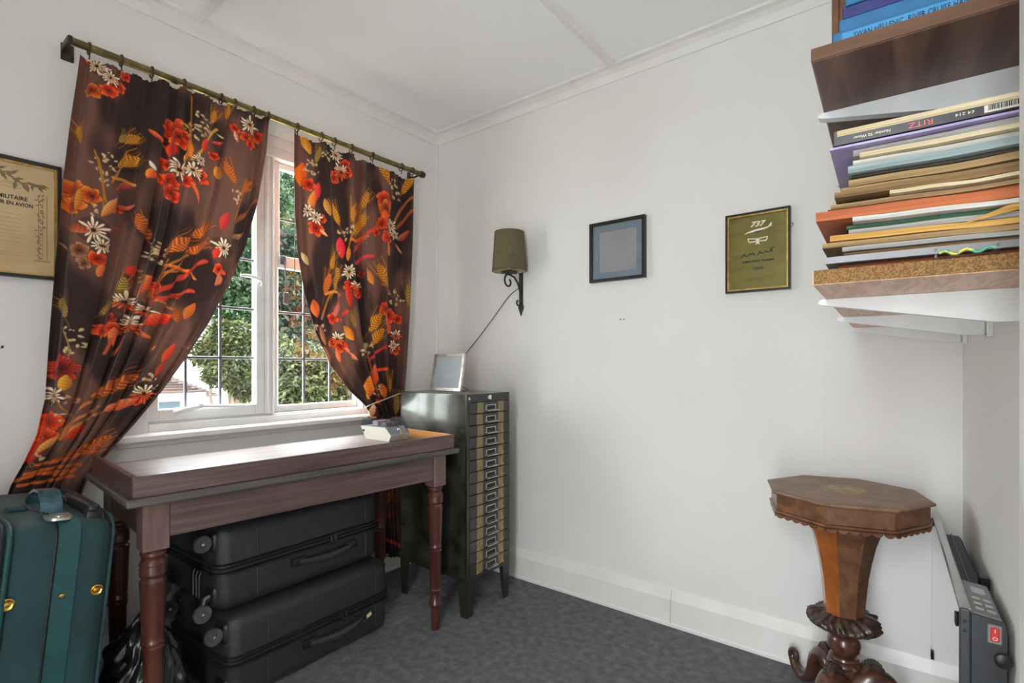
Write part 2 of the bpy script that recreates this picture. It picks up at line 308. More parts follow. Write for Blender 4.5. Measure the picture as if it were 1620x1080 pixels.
mb = MB().box((1.955, -0.0012, 0.15), (1.9565, 0, 1.2)); struct(mb.build('trim_7', M_wall))

# ------------------------------------------------------------------ the window
win = struct(thing('window_1', None, None, (0, -0.98, WZ0)))
WO = Vector((0, -0.98, WZ0))
def wpart(name, boxes, m, parent=win, bevel=0.003):
    mb = MB()
    for a, b in boxes: mb.rbox(tuple(Vector(a) - WO), tuple(Vector(b) - WO), bevel, 1, smooth=False)
    return mb.build(name, m, parent)
wpart('window_frame', [((-0.10, WY0, WZ0), (-0.012, WY0 + 0.028, WZ1)), ((-0.10, WY1 - 0.028, WZ0), (-0.012, WY1, WZ1)),
                       ((-0.10, WY0 + 0.028, 2.0), (-0.0125, WY1 - 0.028, WZ1 - 0.045)), ((-0.10, WY0 + 0.028, WZ0), (-0.0125, WY1 - 0.028, 0.8675)), ((-0.10, WY0 + 0.028, 0.8675), (-0.030, WY1 - 0.028, 0.8735)),
                       ((-0.10, WY0 + 0.028, WZ1 - 0.045), (-0.0105, WY1 - 0.028, WZ1))], M_frame_white)
wpart('mullion', [((-0.10, -1.0055, 0.874), (-0.022, -0.966, 1.9995)), ((-0.099, -0.966, 0.874), (-0.05, -0.9365, 1.9995)), ((-0.0215, -1.000, 0.874), (-0.014, -0.985, 1.9995)), ((-0.0215, -0.980, 0.874), (-0.017, -0.970, 1.9995))], M_frame_white)
sill = wpart('window_sill', [((-0.03, -1.565, WZ0 - 0.022), (0.05, -0.40, 0.838))], M_gloss_white, bevel=0.006)
wpart('sill_apron', [((0.0, -1.55, WZ0 - 0.042), (0.012, -0.415, WZ0 - 0.022))], M_gloss_white)
def sash(y0, y1, z0, z1, st, rl, x0, x1, cols, rows, gx, name='sash'):
    s_ = wpart(name, [((x0, y0, z0), (x1, y0 + st, z1)), ((x0, y1 - st, z0), (x1, y1, z1)), ((x0, y0 + st, z0), (x1 - 0.0005, y1 - st, z0 + rl)), ((x0, y0 + st, z1 - rl), (x1 - 0.0005, y1 - st, z1))], M_frame_white)
    ya, yb, za, zb = y0 + st, y1 - st, z0 + rl, z1 - rl
    ys = [ya] + list(cols) + [yb]; zs = [za] + list(rows) + [zb]; mb = MB()
    for y in cols: mb.rbox((gx - 0.005, y - 0.0055, za), (gx + 0.005, y + 0.0055, zb), 0.003, 2)
    for z in rows: mb.rbox((gx - 0.005, ya, z - 0.0055), (gx + 0.005, yb, z + 0.0055), 0.003, 2)
    if cols:
        c_ = mb.build('lead_cames', M_lead, s_, loc=tuple(-WO)); 
    for i in range(len(ys) - 1):
        for j in range(len(zs) - 1):
            tilt = random.Random(i * 7 + j).uniform(-0.0012, 0.0012)
            a0 = Vector((gx + tilt, ys[i], zs[j])) - WO; b0 = Vector((gx, ys[i+1], zs[j])) - WO; b1 = Vector((gx - tilt, ys[i+1], zs[j+1])) - WO; a1 = Vector((gx, ys[i], zs[j+1])) - WO
            e = Vector((-0.002, 0, 0))
            MB().add([a0, b0, b1, a1, a0 + e, b0 + e, b1 + e, a1 + e], [(0,1,2,3),(7,6,5,4),(0,4,5,1),(1,5,6,2),(2,6,7,3),(3,7,4,0)]).build('pane', M_glass, s_)
    return s_
SL = sash(-1.447, -1.006, 0.874, 1.995, 0.038, 0.045, -0.07, -0.028, (-1.311, -1.182), (1.117, 1.326, 1.537, 1.747), -0.05)
SR1 = sash(-0.936, -0.513, 0.8745, 1.556, 0.006, 0.030, -0.085, -0.055, (-0.80, -0.663), (1.114, 1.326), -0.07)
SR2 = sash(-0.936, -0.513, 1.556, 2.0, 0.012, 0.026, -0.085, -0.055, (-0.80, -0.663), (1.750,), -0.07)
# casement fastener on the left sash, stay on its bottom rail, catch on the right light
mb = MB(); p = Vector((-0.02, -1.035, 1.452)) - WO
mb.lathe([(0.012, 0), (0.013, 0.004), (0.008, 0.010)], 14, T(*p) @ RY(PI / 2)); mb.tube([p + Vector((0.012, 0, 0)), p + Vector((0.018, -0.02, 0.006)), p + Vector((0.016, -0.055, 0.010)), p + Vector((0.012, -0.085, 0.009))], [0.006, 0.0065, 0.008, 0.005], 8)
mb.tube([p + Vector((0.012, 0, 0)), p + Vector((0.014, 0.008, -0.016)), p + Vector((0.012, 0.002, -0.026))], 0.003, 6)
mb.build('casement_fastener', M_frame_white, SL)
mb = MB(); p = Vector((-0.03, -1.36, 0.905)) - WO
mb.tube([p, p + Vector((0.015, 0.05, 0.012)), p + Vector((0.018, 0.10, 0.020)), p + Vector((0.012, 0.20, 0.013)), p + Vector((0.01, 0.26, 0.010))], [0.008, 0.010, 0.006, 0.006, 0.009], 8)
mb.lathe([(0.011, 0), (0.012, 0.008), (0.005, 0.012)], 12, T(*(p + Vector((0.016, 0.09, 0.022)))))
mb.build('casement_stay', M_frame_white, SL)
mb = MB(); p = Vector((-0.05, -0.915, 1.56)) - WO
mb.rbox(p + Vector((0, -0.012, -0.02)), p + Vector((0.012, 0.012, 0.02)), 0.003, 1); mb.tube([p + Vector((0.012, 0, 0)), p + Vector((0.02, 0.004, -0.05)), p + Vector((0.018, 0.006, -0.15))], [0.003, 0.0025, 0.0025], 6)
mb.rbox(p + Vector((0.010, -0.004, -0.20)), p + Vector((0.022, 0.022, -0.145)), 0.005, 2)
mb.build('window_catch', M_lead, SR2)
mb = MB(); mb.tube([Vector((-0.03, -0.868, 1.99)) - WO, Vector((-0.03, -0.867, 1.6)) - WO, Vector((-0.03, -0.866, 1.40)) - WO], 0.0018, 5); mb.lathe([(0.001, 0), (0.004, 0.004), (0.004, 0.016), (0.001, 0.02)], 8, T(*(Vector((-0.03, -0.867, 1.58)) - WO)))
mb.build('pull_cord', M_cord, win)

# ------------------------------------------------------------------ curtains: printed cloth, colours painted per vertex in the plane of the cloth
def to_lin(C): return np.where(C <= 0.04045, C / 12.92, ((np.clip(C, 0, 1) + 0.055) / 1.055) ** 2.4)
def resample(pts, n):
    p = np.array(pts, float); d = np.r_[0, np.cumsum(np.linalg.norm(np.diff(p, axis=0), axis=1))]; t = np.linspace(0, d[-1], n)
    q = np.stack([np.interp(t, d, p[:, k]) for k in range(p.shape[1])], 1)
    for _ in range(12): q[1:-1] = (q[:-2] + 2 * q[1:-1] + q[2:]) / 4
    return q
class Painter:
    def __init__(s, Y, Z, seed):
        s.Y = Y.ravel(); s.Z = Z.ravel(); s.rng = np.random.default_rng(seed); s.C = np.zeros((s.Y.size, 3)); s.X = 0.09
        h = s.noise(7, 40); g = s.noise(22, 60)
        base = np.array([112, 76, 64.]); dark = np.array([54, 37, 34.]); t = np.clip((h + 0.35 * g) * 1.5 + 0.5, 0, 1)[:, None]
        s.C[:] = dark * (1 - t) + base * t
    def noise(s, f, n):
        out = np.zeros(s.Y.size)
        for _ in range(n):
            a = s.rng.uniform(0, 2 * PI); k = f * s.rng.uniform(0.5, 1.6); out += np.cos(k * (math.cos(a) * 1.5 * s.Y + math.sin(a) * 0.6 * s.Z) * 2.2 + s.rng.uniform(0, 7))
        return out / math.sqrt(n) * 0.75
    def loc(s, px, R, rot):
        c = planex(px[0], px[1], s.X); k = depth(c) / F_PX
        i = np.where((np.abs(s.Y - c[1]) < R * k * 1.6) & (np.abs(s.Z - c[2]) < R * k * 1.6))[0]
        du = (s.Y[i] - c[1]) / k; dv = (s.Z[i] - c[2]) / k; r = math.radians(rot); return i, du * math.cos(r) + dv * math.sin(r), -du * math.sin(r) + dv * math.cos(r)
    def put(s, i, m, col):
        m = np.clip(m, 0, 1)[:, None]; s.C[i] = s.C[i] * (1 - m) + np.asarray(col, float) * m
    def poppy(s, px, R, rot=0, tone=0):
        R = R * 0.92; i, a, b = s.loc(px, R * 1.25, rot); r = np.hypot(a, b); ph = np.arctan2(b, a); w = s.rng.uniform(0, 6); t = np.clip(r / R, 0, 1.2)
        c0, c1, c2 = [((150, 30, 16), (226, 66, 28), (250, 132, 62)), ((130, 40, 16), (210, 92, 28), (240, 158, 66)), ((92, 22, 22), (158, 44, 32), (206, 90, 62)), ((100, 58, 42), (160, 104, 72), (200, 150, 110))][tone]
        n = 5 if R > 11 else 4
        for k in range(n):
            an = w + k * 2 * PI / n * (1.0 if k % 2 else 1.04); rr = R * s.rng.uniform(0.48, 0.58); ox, oy = R * 0.46 * math.cos(an), R * 0.46 * math.sin(an)
            e = rr * (1 + 0.10 * np.sin(5 * ph + k) + 0.06 * np.sin(11 * ph + w)); q = np.hypot(a - ox, b - oy); m = np.clip((e - q) / 1.1, 0, 1)
            st = 0.5 + 0.5 * np.sin(ph * 23 + 2.5 * np.sin(6 * t + k)); f = np.clip(t * 1.15 - 0.25 + 0.35 * (st - 0.5), 0, 1)[:, None]
            col = np.where(f < 0.5, np.array(c0) * (1 - 2 * f) + np.array(c1) * 2 * f, np.array(c1) * (2 - 2 * f) + np.array(c2) * (2 * f - 1))
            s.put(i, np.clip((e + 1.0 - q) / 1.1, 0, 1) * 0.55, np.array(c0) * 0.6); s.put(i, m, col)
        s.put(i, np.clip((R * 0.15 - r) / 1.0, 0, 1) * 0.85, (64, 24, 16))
    def daisy(s, px, R, rot=0, n=13, half=0.0):
        i, a, b = s.loc(px, R * 1.15, rot); r = np.hypot(a, b); ph = np.arctan2(b, a); w = s.rng.uniform(0, 6); q = (ph + w) * n / (2 * PI); k = np.floor(q); fr = np.abs(q - k - 0.5)
        ln = R * (0.82 + 0.18 * np.cos(k * 2.4 + w)); t = r / ln; wd = 0.40 * np.sin(PI * np.clip(t * 0.80 + 0.14, 0, 1)) ** 0.6
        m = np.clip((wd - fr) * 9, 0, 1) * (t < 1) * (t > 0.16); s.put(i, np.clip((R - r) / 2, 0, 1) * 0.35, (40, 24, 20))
        f = np.clip(1.25 - 1.5 * t, 0, 1)[:, None] * 0.55; col = np.array((244, 234, 208.)) * (1 - f) + np.array((214, 120, 60.)) * f
        if half: o = (b < R * (half - 0.5))[:, None]; col = np.where(o, np.array((232, 92, 40.)) * (0.8 + 0.3 * t[:, None]), col)
        s.put(i, m, col); s.put(i, np.clip((R * 0.17 - r) / 0.8, 0, 1), (58, 36, 18))
    def wheat(s, px, L, rot=60, w=None, c=0):
        w = w or L * 0.2; i, a, b = s.loc(px, L * 0.95, rot); t = (a + L / 2) / L; g = [((150, 84, 18), (232, 160, 50)), ((140, 62, 24), (226, 120, 48)), ((110, 84, 36), (190, 150, 70))][c]
        for k in range(-4, 5):
            u = np.clip((a + L * 0.15) / (L * 0.95), 0, 1); tgt = k * w * 0.22 * (1 + 1.5 * u); m = np.clip(1.1 - np.abs(b - tgt) / 0.8, 0, 1) * (t > 0.3) * (t < 1.18 + 0.18 * math.sin(k * 3.1)); s.put(i, m * 0.75, g[1] if k % 2 else g[0])
        wd = w * np.clip(np.sin(PI * np.clip(t, 0, 1)), 0, 1) ** 0.55; ch = np.sin((t * 9 - np.abs(b) / w * 1.3) * 2 * PI); f = np.clip(ch * 0.7 + 0.55, 0, 1)[:, None]
        col = np.array(g[0]) * (1 - f) + np.array(g[1]) * f; s.put(i, np.clip((wd - np.abs(b)) / 1.0, 0, 1) * (t > 0) * (t < 1), col)
        s.put(i, np.clip(1.3 - np.abs(b) / 0.8, 0, 1) * (t < 0.1) * (t > -0.45), g[0])
    def leaf(s, px, L, rot, c1=(220, 84, 40), c2=(246, 150, 70), w=0.18):
        i, a, b = s.loc(px, L * 0.8, rot); t = (a + L / 2) / L; wd = L * w * np.sin(PI * np.clip(t, 0, 1)) ** 0.7; f = np.clip(0.5 + b / (wd + 0.1) * 0.6 + 0.2 * np.sin(a * 1.3), 0, 1)[:, None]
        s.put(i, np.clip((wd - np.abs(b)) / 0.9, 0, 1) * (t > 0) * (t < 1), np.array(c1, float) * (1 - f) + np.array(c2, float) * f)
    def stem(s, pts, w=1.3, col=(176, 112, 40)):
        P = np.array(resample(pts, 14)); c = planex(*P.mean(0), s.X); k = depth(c) / F_PX; Q = np.array([planex(x, y, s.X)[1:] for x, y in P]); lo = Q.min(0) - w * k * 3; hi = Q.max(0) + w * k * 3
        i = np.where((s.Y > lo[0]) & (s.Y < hi[0]) & (s.Z > lo[1]) & (s.Z < hi[1]))[0]; d = np.full(i.size, 9.0)
        for A, Bq in zip(Q[:-1], Q[1:]):
            e = Bq - A; t = np.clip(((s.Y[i] - A[0]) * e[0] + (s.Z[i] - A[1]) * e[1]) / max(e @ e, 1e-9), 0, 1); d = np.minimum(d, np.hypot(s.Y[i] - A[0] - t * e[0], s.Z[i] - A[1] - t * e[1]))
        s.put(i, np.clip(w - d / k + 0.5, 0, 1), col)
    def dots(s, px, R, n=16, col=(226, 194, 140)):
        for _ in range(n):
            a = s.rng.uniform(0, 2 * PI); r = R * math.sqrt(s.rng.uniform(0, 1)); s.leaf((px[0] + r * math.cos(a), px[1] + r * math.sin(a)), s.rng.uniform(4.5, 8), s.rng.uniform(0, 180), tuple(np.array(col) * 0.75), col, 0.32)

def curtain_cloth(name, left, right, nu, nv, folds, amp, seed, paint, parent, top_sag, x0=0.085):
    PL = np.array([planex(x, y, 0.09)[1:] for x, y in left]); PR = np.array([planex(x, y, 0.09)[1:] for x, y in right])
    A = resample(PL, nv); Bc = resample(PR, nv); u = np.linspace(0, 1, nu)[None, :]; v = np.linspace(0, 1, nv)[:, None]
    Y = A[:, :1] * (1 - u) + Bc[:, :1] * u; Z = A[:, 1:] * (1 - u) + Bc[:, 1:] * u
    rng = np.random.default_rng(seed); width = np.hypot(A[:, 0] - Bc[:, 0], A[:, 1] - Bc[:, 1])[:, None]
    uu = u + 0.055 * np.sin(2 * PI * u * 1.7 + 1.0) + 0.018 * np.sin(2 * PI * u * 4.1) + 0.012 * np.sin(2 * PI * (u * 2.3 + v * 0.7)); ph = 2 * PI * uu * folds
    prof = np.cos(ph) + 0.35 * np.cos(2 * ph + 1.1 + v) + 0.22 * np.cos(0.5 * ph + 2.0)
    a = np.interp(v, *amp); X = x0 + a * prof * 0.7 + 0.004 * np.sin(2 * PI * (u * 31)) * np.exp(-v * 22) + 0.003 * np.sin(2 * PI * (u * 47 + 0.3)) * np.exp(-v * 30)
    tang = (Bc - A) / np.maximum(width, 1e-6); sh = a * 0.22 * np.sin(2 * ph)
    Yd = Y + sh * tang[:, :1]; Zd = Z + sh * tang[:, 1:]
    Zd = Zd - top_sag(u) * np.exp(-v * 14)
    pr = Painter(Y + 0.30 * (X - x0), Z, seed); paint(pr); C = pr.C / 255.0
    C = C.reshape(nv, nu, 3)
    me = bpy.data.meshes.new(name); n = nu * nv; co = np.stack([X + 0 * Y, Yd, Zd], -1).reshape(-1, 3); idx = np.arange(n).reshape(nv, nu)
    q = np.stack([idx[:-1, :-1], idx[1:, :-1], idx[1:, 1:], idx[:-1, 1:]], -1).reshape(-1, 4)
    me.vertices.add(n); me.vertices.foreach_set('co', co.ravel()); me.loops.add(q.size); me.loops.foreach_set('vertex_index', q.ravel().astype(np.int32))
    me.polygons.add(len(q)); me.polygons.foreach_set('loop_start', np.arange(0, q.size, 4, dtype=np.int32)); me.update(calc_edges=True)
    me.polygons.foreach_set('use_smooth', [True] * len(q))
    at = me.color_attributes.new('print', 'FLOAT_COLOR', 'POINT'); rgba = np.ones((n, 4)); rgba[:, :3] = to_lin(C.reshape(-1, 3)); at.data.foreach_set('color', rgba.ravel())
    me.materials.append(M_cloth); o = link(name, me, parent)
    return o
M_cloth = attr_mat('printed_velvet', rough=0.8, sheen=0.15, spec=0.25, trans=0.06)

def paint_left(p):
    RD = (196, 40, 34); 
    for q in [((143, 91), 9), ((148, 143), 15), ((172, 143), 13), ((184, 134), 13), ((198, 116), 10)]: p.poppy(*q, tone=0 if q[1] != 15 else 1)
    p.daisy((156, 103), 16); p.daisy((174, 122), 14)
    p.wheat((126, 210), 34, 100); p.wheat((208, 219), 30, 50); p.wheat((202, 254), 40, 45); p.wheat((193, 218), 22, 60, c=2); p.stem([(176, 290), (190, 262), (205, 240)])
    p.dots((165, 262), 20, 18); p.dots((168, 285), 12, 8); p.stem([(150, 240), (160, 275), (168, 320)], 1.2); p.stem([(155, 250), (166, 290), (164, 330)], 1.0)
    p.stem([(303, 150), (303, 200), (306, 250)], 1.6, (196, 120, 40)); p.stem([(345, 200), (322, 230), (306, 255)], 1.6, (210, 150, 70))
    p.poppy((277, 205), 21, 20); p.poppy((284, 219), 17, 80); p.leaf((272, 236), 34, 90, (190, 36, 20), (236, 70, 36), 0.26); p.poppy((296, 216), 9, 10); p.leaf((250, 217), 34, -38, (200, 60, 40), (240, 130, 70), 0.11)
    p.dots((314, 200), 22, 30); p.dots((296, 200), 10, 8, (236, 170, 90)); p.leaf((303, 236), 30, 95, (210, 110, 30), (246, 160, 50)); p.leaf((296, 246), 20, 60, (220, 120, 40), (250, 170, 60), 0.3)
    p.wheat((340, 182), 26, 75); p.wheat((361, 176), 26, 80); p.leaf((324, 228), 24, 70, RD, (240, 80, 40), 0.25); p.poppy((340, 243), 8); p.leaf((346, 222), 16, 20, RD, (230, 90, 70)); p.leaf((350, 212), 14, 150, (220, 180, 130), (240, 210, 160), 0.12)
    p.poppy((264, 256), 12, 30); p.poppy((267, 286), 17, 10); p.poppy((271, 307), 14, 50); p.poppy((320, 279), 15, 0); p.poppy((297, 288), 12)
    p.daisy((284, 266), 18); p.daisy((306, 271), 14); p.daisy((316, 253), 10); p.leaf((310, 305), 34, -65, (220, 80, 36), (240, 130, 60), 0.1)
    p.leaf((240, 277), 18, 70, (230, 80, 30), (250, 150, 60), 0.3); p.leaf((243, 264), 14, 110, (240, 230, 210), (250, 244, 224), 0.2)
    p.leaf((346, 272), 26, 110, (160, 90, 30), (226, 140, 60), 0.3); p.wheat((364, 274), 34, 110, 6, 1)
    p.poppy((388, 216), 11); p.poppy((408, 212), 12); p.poppy((396, 226), 11); p.daisy((394, 196), 16); p.poppy((372, 203), 9); p.leaf((374, 216), 18, 100, (220, 70, 30), (240, 220, 190))
    p.dots((374, 312), 13, 10, (214, 170, 130)); p.stem([(372, 345), (384, 312), (396, 285)], 1.8, (170, 96, 44)); p.stem([(376, 352), (392, 330), (408, 318)], 1.8, (150, 80, 40)); p.wheat((388, 298), 30, 65, 5, 1)
    p.poppy((117, 300), 20, 0, 1); p.poppy((118, 324), 19, 30, 1); p.poppy((146, 312), 16, 60, 1); p.leaf((128, 318), 34, 80, (180, 90, 30), (226, 160, 60), 0.18)
    p.daisy((150, 366), 22, 0, 14); p.leaf((123, 362), 34, 170, (150, 60, 36), (200, 104, 66), 0.24); p.poppy((130, 398), 15, 0, 3); p.poppy((136, 418), 11, 20, 3); p.poppy((155, 410), 14, 0, 0); p.daisy((162, 390), 15)
    p.leaf((158, 428), 24, 75, (220, 90, 40), (240, 140, 70)); p.leaf((174, 328), 44, 62, (190, 90, 30), (240, 170, 100), 0.13); p.leaf((196, 294), 36, 38, (150, 50, 44), (210, 90, 70), 0.12); p.stem([(178, 282), (200, 284), (212, 290)], 2.2, (206, 130, 50)); p.stem([(178, 335), (196, 325), (212, 324)], 2.6, (206, 92, 60)); p.poppy((190, 331), 6); p.leaf((180, 364), 22, 35, (130, 50, 46), (180, 80, 70), 0.2)
    p.dots((150, 334), 9, 5); p.leaf((100, 388), 16, 120, (120, 80, 50), (190, 150, 110), 0.12); p.leaf((164, 424), 10, 80, (220, 130, 70), (240, 170, 100))
    p.wheat((228, 358), 36, 105, 9, 1); p.dots((247, 400), 20, 30); p.wheat((283, 388), 52, 38, 9, 1); p.wheat((320, 364), 34, 48, 6, 1); p.wheat((315, 391), 34, 35, 7, 1)
    for q in [[(232, 470), (262, 425), (286, 408), (300, 396)], [(238, 462), (270, 430), (300, 402)], [(228, 476), (254, 432), (270, 412)], [(250, 436), (280, 428), (300, 424)]]: p.stem(q, 1.2, (196, 116, 44))
    p.leaf((281, 424), 44, -5, (196, 80, 24), (246, 146, 60), 0.08); p.stem([(296, 425), (305, 432), (310, 443)], 1.5, (226, 120, 50)); p.stem([(243, 468), (275, 450), (297, 428), (325, 414)], 2.6, (206, 64, 42)); p.stem([(237, 479), (265, 470), (283, 463), (304, 461)], 2.8, (222, 70, 48)); p.poppy((279, 467), 5); p.poppy((248, 453), 12); p.poppy((245, 466), 8)
    p.stem([(238, 474), (256, 476), (272, 488)], 1.4, (220, 120, 50)); p.leaf((226, 456), 48, 62, (206, 74, 34), (248, 160, 90), 0.13); p.dots((222, 440), 14, 12, (226, 140, 70)); p.poppy((206, 440), 8, 0, 2); p.leaf((209, 428), 20, 60, RD, (226, 60, 40), 0.25); p.wheat((192, 458), 42, 68, 7, 2)
    p.daisy((197, 478), 19, 0, 16, 0.45); p.poppy((176, 503), 10, 0, 2); p.daisy((228, 491), 14, 20, 12, 0.5); p.daisy((207, 512), 19, 0, 16, 0.42); p.leaf((249, 505), 50, 22, (206, 44, 30), (240, 100, 50), 0.18); p.leaf((246, 494), 14, -10, (240, 220, 180), (250, 236, 206), 0.12)
    p.poppy((162, 523), 14); p.poppy((181, 520), 12); p.leaf((180, 534), 34, 85, (226, 80, 40), (244, 130, 80), 0.16); p.stem([(176, 536), (172, 550), (167, 560)], 1.1, (200, 90, 50)); p.stem([(194, 530), (184, 552), (172, 568)], 1.1, (200, 100, 60)); p.leaf((228, 528), 26, -45, (226, 80, 40), (244, 130, 70), 0.14); p.leaf((242, 549), 12, 50, (206, 90, 60), (230, 140, 100))
    p.leaf((280, 496), 28, 100, (150, 70, 26), (206, 110, 44), 0.26); p.leaf((298, 492), 32, 60, (176, 80, 30), (226, 120, 50), 0.2); p.wheat((168, 486), 30, 55, 5, 2)
    p.leaf((264, 558), 38, 58, (196, 36, 26), (240, 100, 56), 0.14); p.leaf((250, 584), 24, 60, (150, 40, 30), (200, 70, 50), 0.2); p.dots((240, 602), 12, 9, (224, 206, 170)); p.dots((300, 540), 12, 8, (190, 150, 120))
    p.wheat((101, 486), 36, 110, 9, 2); p.dots((121, 527), 15, 10); p.dots((122, 552), 15, 10); p.stem([(104, 520), (116, 545), (112, 575)], 1.1, (150, 120, 70)); p.poppy((101, 583), 24, 0, 2); p.leaf((92, 572), 30, 60, (196, 50, 30), (230, 84, 50), 0.2)
    p.leaf((106, 606), 28, 75, (176, 110, 24), (236, 176, 60), 0.28); p.daisy((86, 626), 17); p.dots((116, 634), 11, 7, (236, 160, 110)); p.stem([(92, 626), (100, 645), (112, 660)], 1.1, (160, 110, 60))
    p.wheat((182, 610), 70, 30, 10, 1); p.daisy((226, 622), 18, 0, 13, 0.5); p.poppy((214, 634), 9); p.leaf((192, 640), 44, 22, (206, 84, 50), (240, 140, 90), 0.18); p.poppy((80, 667), 20); p.poppy((74, 690), 17, 40); p.leaf((58, 712), 50, 60, (170, 36, 24), (214, 66, 36), 0.2)
    p.dots((100, 658), 8, 6); p.leaf((113, 684), 36, 35, (196, 44, 24), (236, 84, 44), 0.24)
    for q in [[(92, 693), (118, 655), (143, 635)], [(92, 696), (122, 662), (158, 642)], [(104, 690), (130, 665), (164, 650)], [(60, 716), (92, 692), (120, 660)]]: p.stem(q, 1.6, (206, 130, 66))
    p.leaf((74, 704), 46, 42, (196, 120, 50), (236, 170, 90), 0.1); p.wheat((124, 716), 66, 18, 7, 1); p.wheat((152, 700), 44, 25, 6, 1); p.dots((62, 722), 8, 6); p.poppy((54, 735), 5, 0, 3)
    for q in [[(22, 762), (60, 748), (110, 744)], [(40, 750), (90, 738), (130, 734)], [(70, 748), (100, 752), (120, 742)], [(30, 768), (80, 760), (118, 752)], [(60, 735), (100, 728), (150, 712)]]: p.stem(q, 2.2, (206, 98, 40))
    p.leaf((354, 350), 34, 70, (170, 36, 40), (226, 70, 60), 0.2); p.daisy((352, 392), 18); p.leaf((340, 400), 20, 70, RD, (230, 70, 50), 0.3); p.poppy((346, 426), 12, 0, 0); p.leaf((347, 440), 26, 75, (226, 110, 70), (240, 160, 120)); p.leaf((378, 372), 24, 40, (120, 84, 62), (170, 120, 80), 0.15)
def paint_right(p):
    RD = (200, 40, 40)
    p.leaf((484, 221), 40, 115, (200, 120, 24), (240, 170, 60), 0.2); p.wheat((503, 243), 30, 75, 5, 2); p.leaf((478, 272), 40, 85, (236, 84, 24), (250, 130, 40), 0.24); p.dots((494, 264), 14, 18); p.poppy((489, 292), 13, 0, 0); p.leaf((502, 304), 32, 80, (206, 40, 50), (236, 80, 70), 0.2); p.leaf((494, 320), 40, 78, (226, 100, 34), (246, 160, 70), 0.16)
    p.poppy((501, 362), 15); p.poppy((509, 348), 9); p.daisy((500, 345), 13, 0, 11); p.leaf((512, 370), 16, -35, (240, 140, 100), (250, 180, 140)); p.daisy((488, 334), 12, 0, 9)
    p.poppy((530, 279), 12); p.poppy((546, 258), 12); p.poppy((550, 272), 11); p.daisy((541, 268), 15, 0, 14, 0.55); p.daisy((533, 241), 13); p.dots((516, 246), 9, 8)
    p.wheat((579, 316), 36, 62, 7); p.wheat((560, 337), 34, 80, 6); p.wheat((571, 354), 36, 65, 6); p.stem([(552, 395), (558, 365), (572, 340)], 1.2); p.leaf((517, 329), 26, 110, (180, 110, 40), (226, 160, 80), 0.24); p.wheat((533, 337), 34, 112, 6); p.dots((549, 366), 12, 14)
    p.stem([(556, 380), (572, 378), (585, 372)], 2.2, (226, 110, 40)); p.stem([(560, 398), (572, 380), (588, 362), (598, 356)], 2.2, (206, 70, 50)); p.leaf((541, 390), 34, 95, (206, 30, 50), (236, 70, 70), 0.22); p.poppy((597, 366), 8); p.leaf((580, 381), 14, -30, (200, 170, 130), (220, 190, 150), 0.12); p.leaf((552, 402), 24, 85, (226, 120, 40), (246, 160, 70))
    p.poppy((609, 316), 17, 0); p.poppy((611, 330), 16, 40, 1); p.leaf((609, 345), 24, 90, (226, 70, 30), (246, 120, 60), 0.3); p.wheat((608, 266), 50, 122, 8); p.wheat((646, 288), 40, 60, 7); p.dots((626, 290), 10, 10); p.dots((632, 308), 10, 8); p.stem([(628, 350), (640, 320), (652, 312)], 2, (176, 100, 50)); p.stem([(630, 360), (646, 340), (654, 330)], 2, (186, 84, 44))
    p.poppy((605, 354), 12); p.poppy((614, 376), 14); p.daisy((622, 356), 13); p.leaf((618, 392), 26, 100, (236, 100, 40), (250, 150, 70)); p.daisy((628, 370), 9); p.leaf((640, 372), 26, 40, (150, 60, 36), (210, 110, 70), 0.2); p.leaf((634, 392), 20, 130, (206, 120, 70), (230, 160, 110), 0.12)
    p.wheat((527, 412), 34, 72, 6); p.wheat((533, 440), 40, 74, 7); p.wheat((518, 450), 36, 76, 6, 1); p.stem([(510, 505), (520, 470), (534, 450)], 1.4); p.stem([(516, 466), (530, 460), (540, 466)], 2, (226, 130, 50))
    p.poppy((552, 452), 11); p.leaf((553, 466), 40, 100, (214, 36, 40), (240, 90, 60), 0.16); p.poppy((566, 464), 10); p.daisy((553, 430), 14, 0, 13); p.daisy((564, 452), 12, 0, 11, 0.45); p.poppy((572, 434), 7, 0, 2); p.leaf((587, 436), 28, 120, (196, 110, 40), (240, 160, 70), 0.24); p.wheat((608, 436), 42, 125, 9); p.stem([(566, 414), (578, 405), (592, 403)], 2.6, (220, 60, 70)); p.stem([(605, 450), (615, 455), (622, 464)], 1.4)
    p.poppy((527, 504), 11, 0, 0); p.stem([(530, 498), (535, 478), (538, 465)], 3, (206, 100, 80)); p.stem([(538, 506), (546, 495), (552, 490)], 2.4, (220, 60, 60)); p.poppy((610, 489), 13); p.poppy((619, 498), 14, 30); p.leaf((616, 512), 34, 110, (226, 70, 30), (246, 120, 60), 0.24); p.poppy((632, 504), 10); p.dots((630, 470), 12, 12); p.wheat((646, 470), 40, 95, 5, 2)
    p.wheat((594, 510), 40, 52, 9); p.wheat((597, 533), 38, 48, 8); p.poppy((528, 542), 10); p.poppy((540, 548), 12); p.daisy((534, 536), 13, 0, 12, 0.5); p.leaf((556, 560), 34, -35, (226, 100, 60), (246, 160, 120), 0.12); p.leaf((536, 562), 24, 110, (226, 90, 60), (240, 130, 90)); p.leaf((553, 526), 30, 130, (206, 110, 30), (246, 160, 60), 0.25); p.wheat((560, 508), 26, 110, 4, 2)
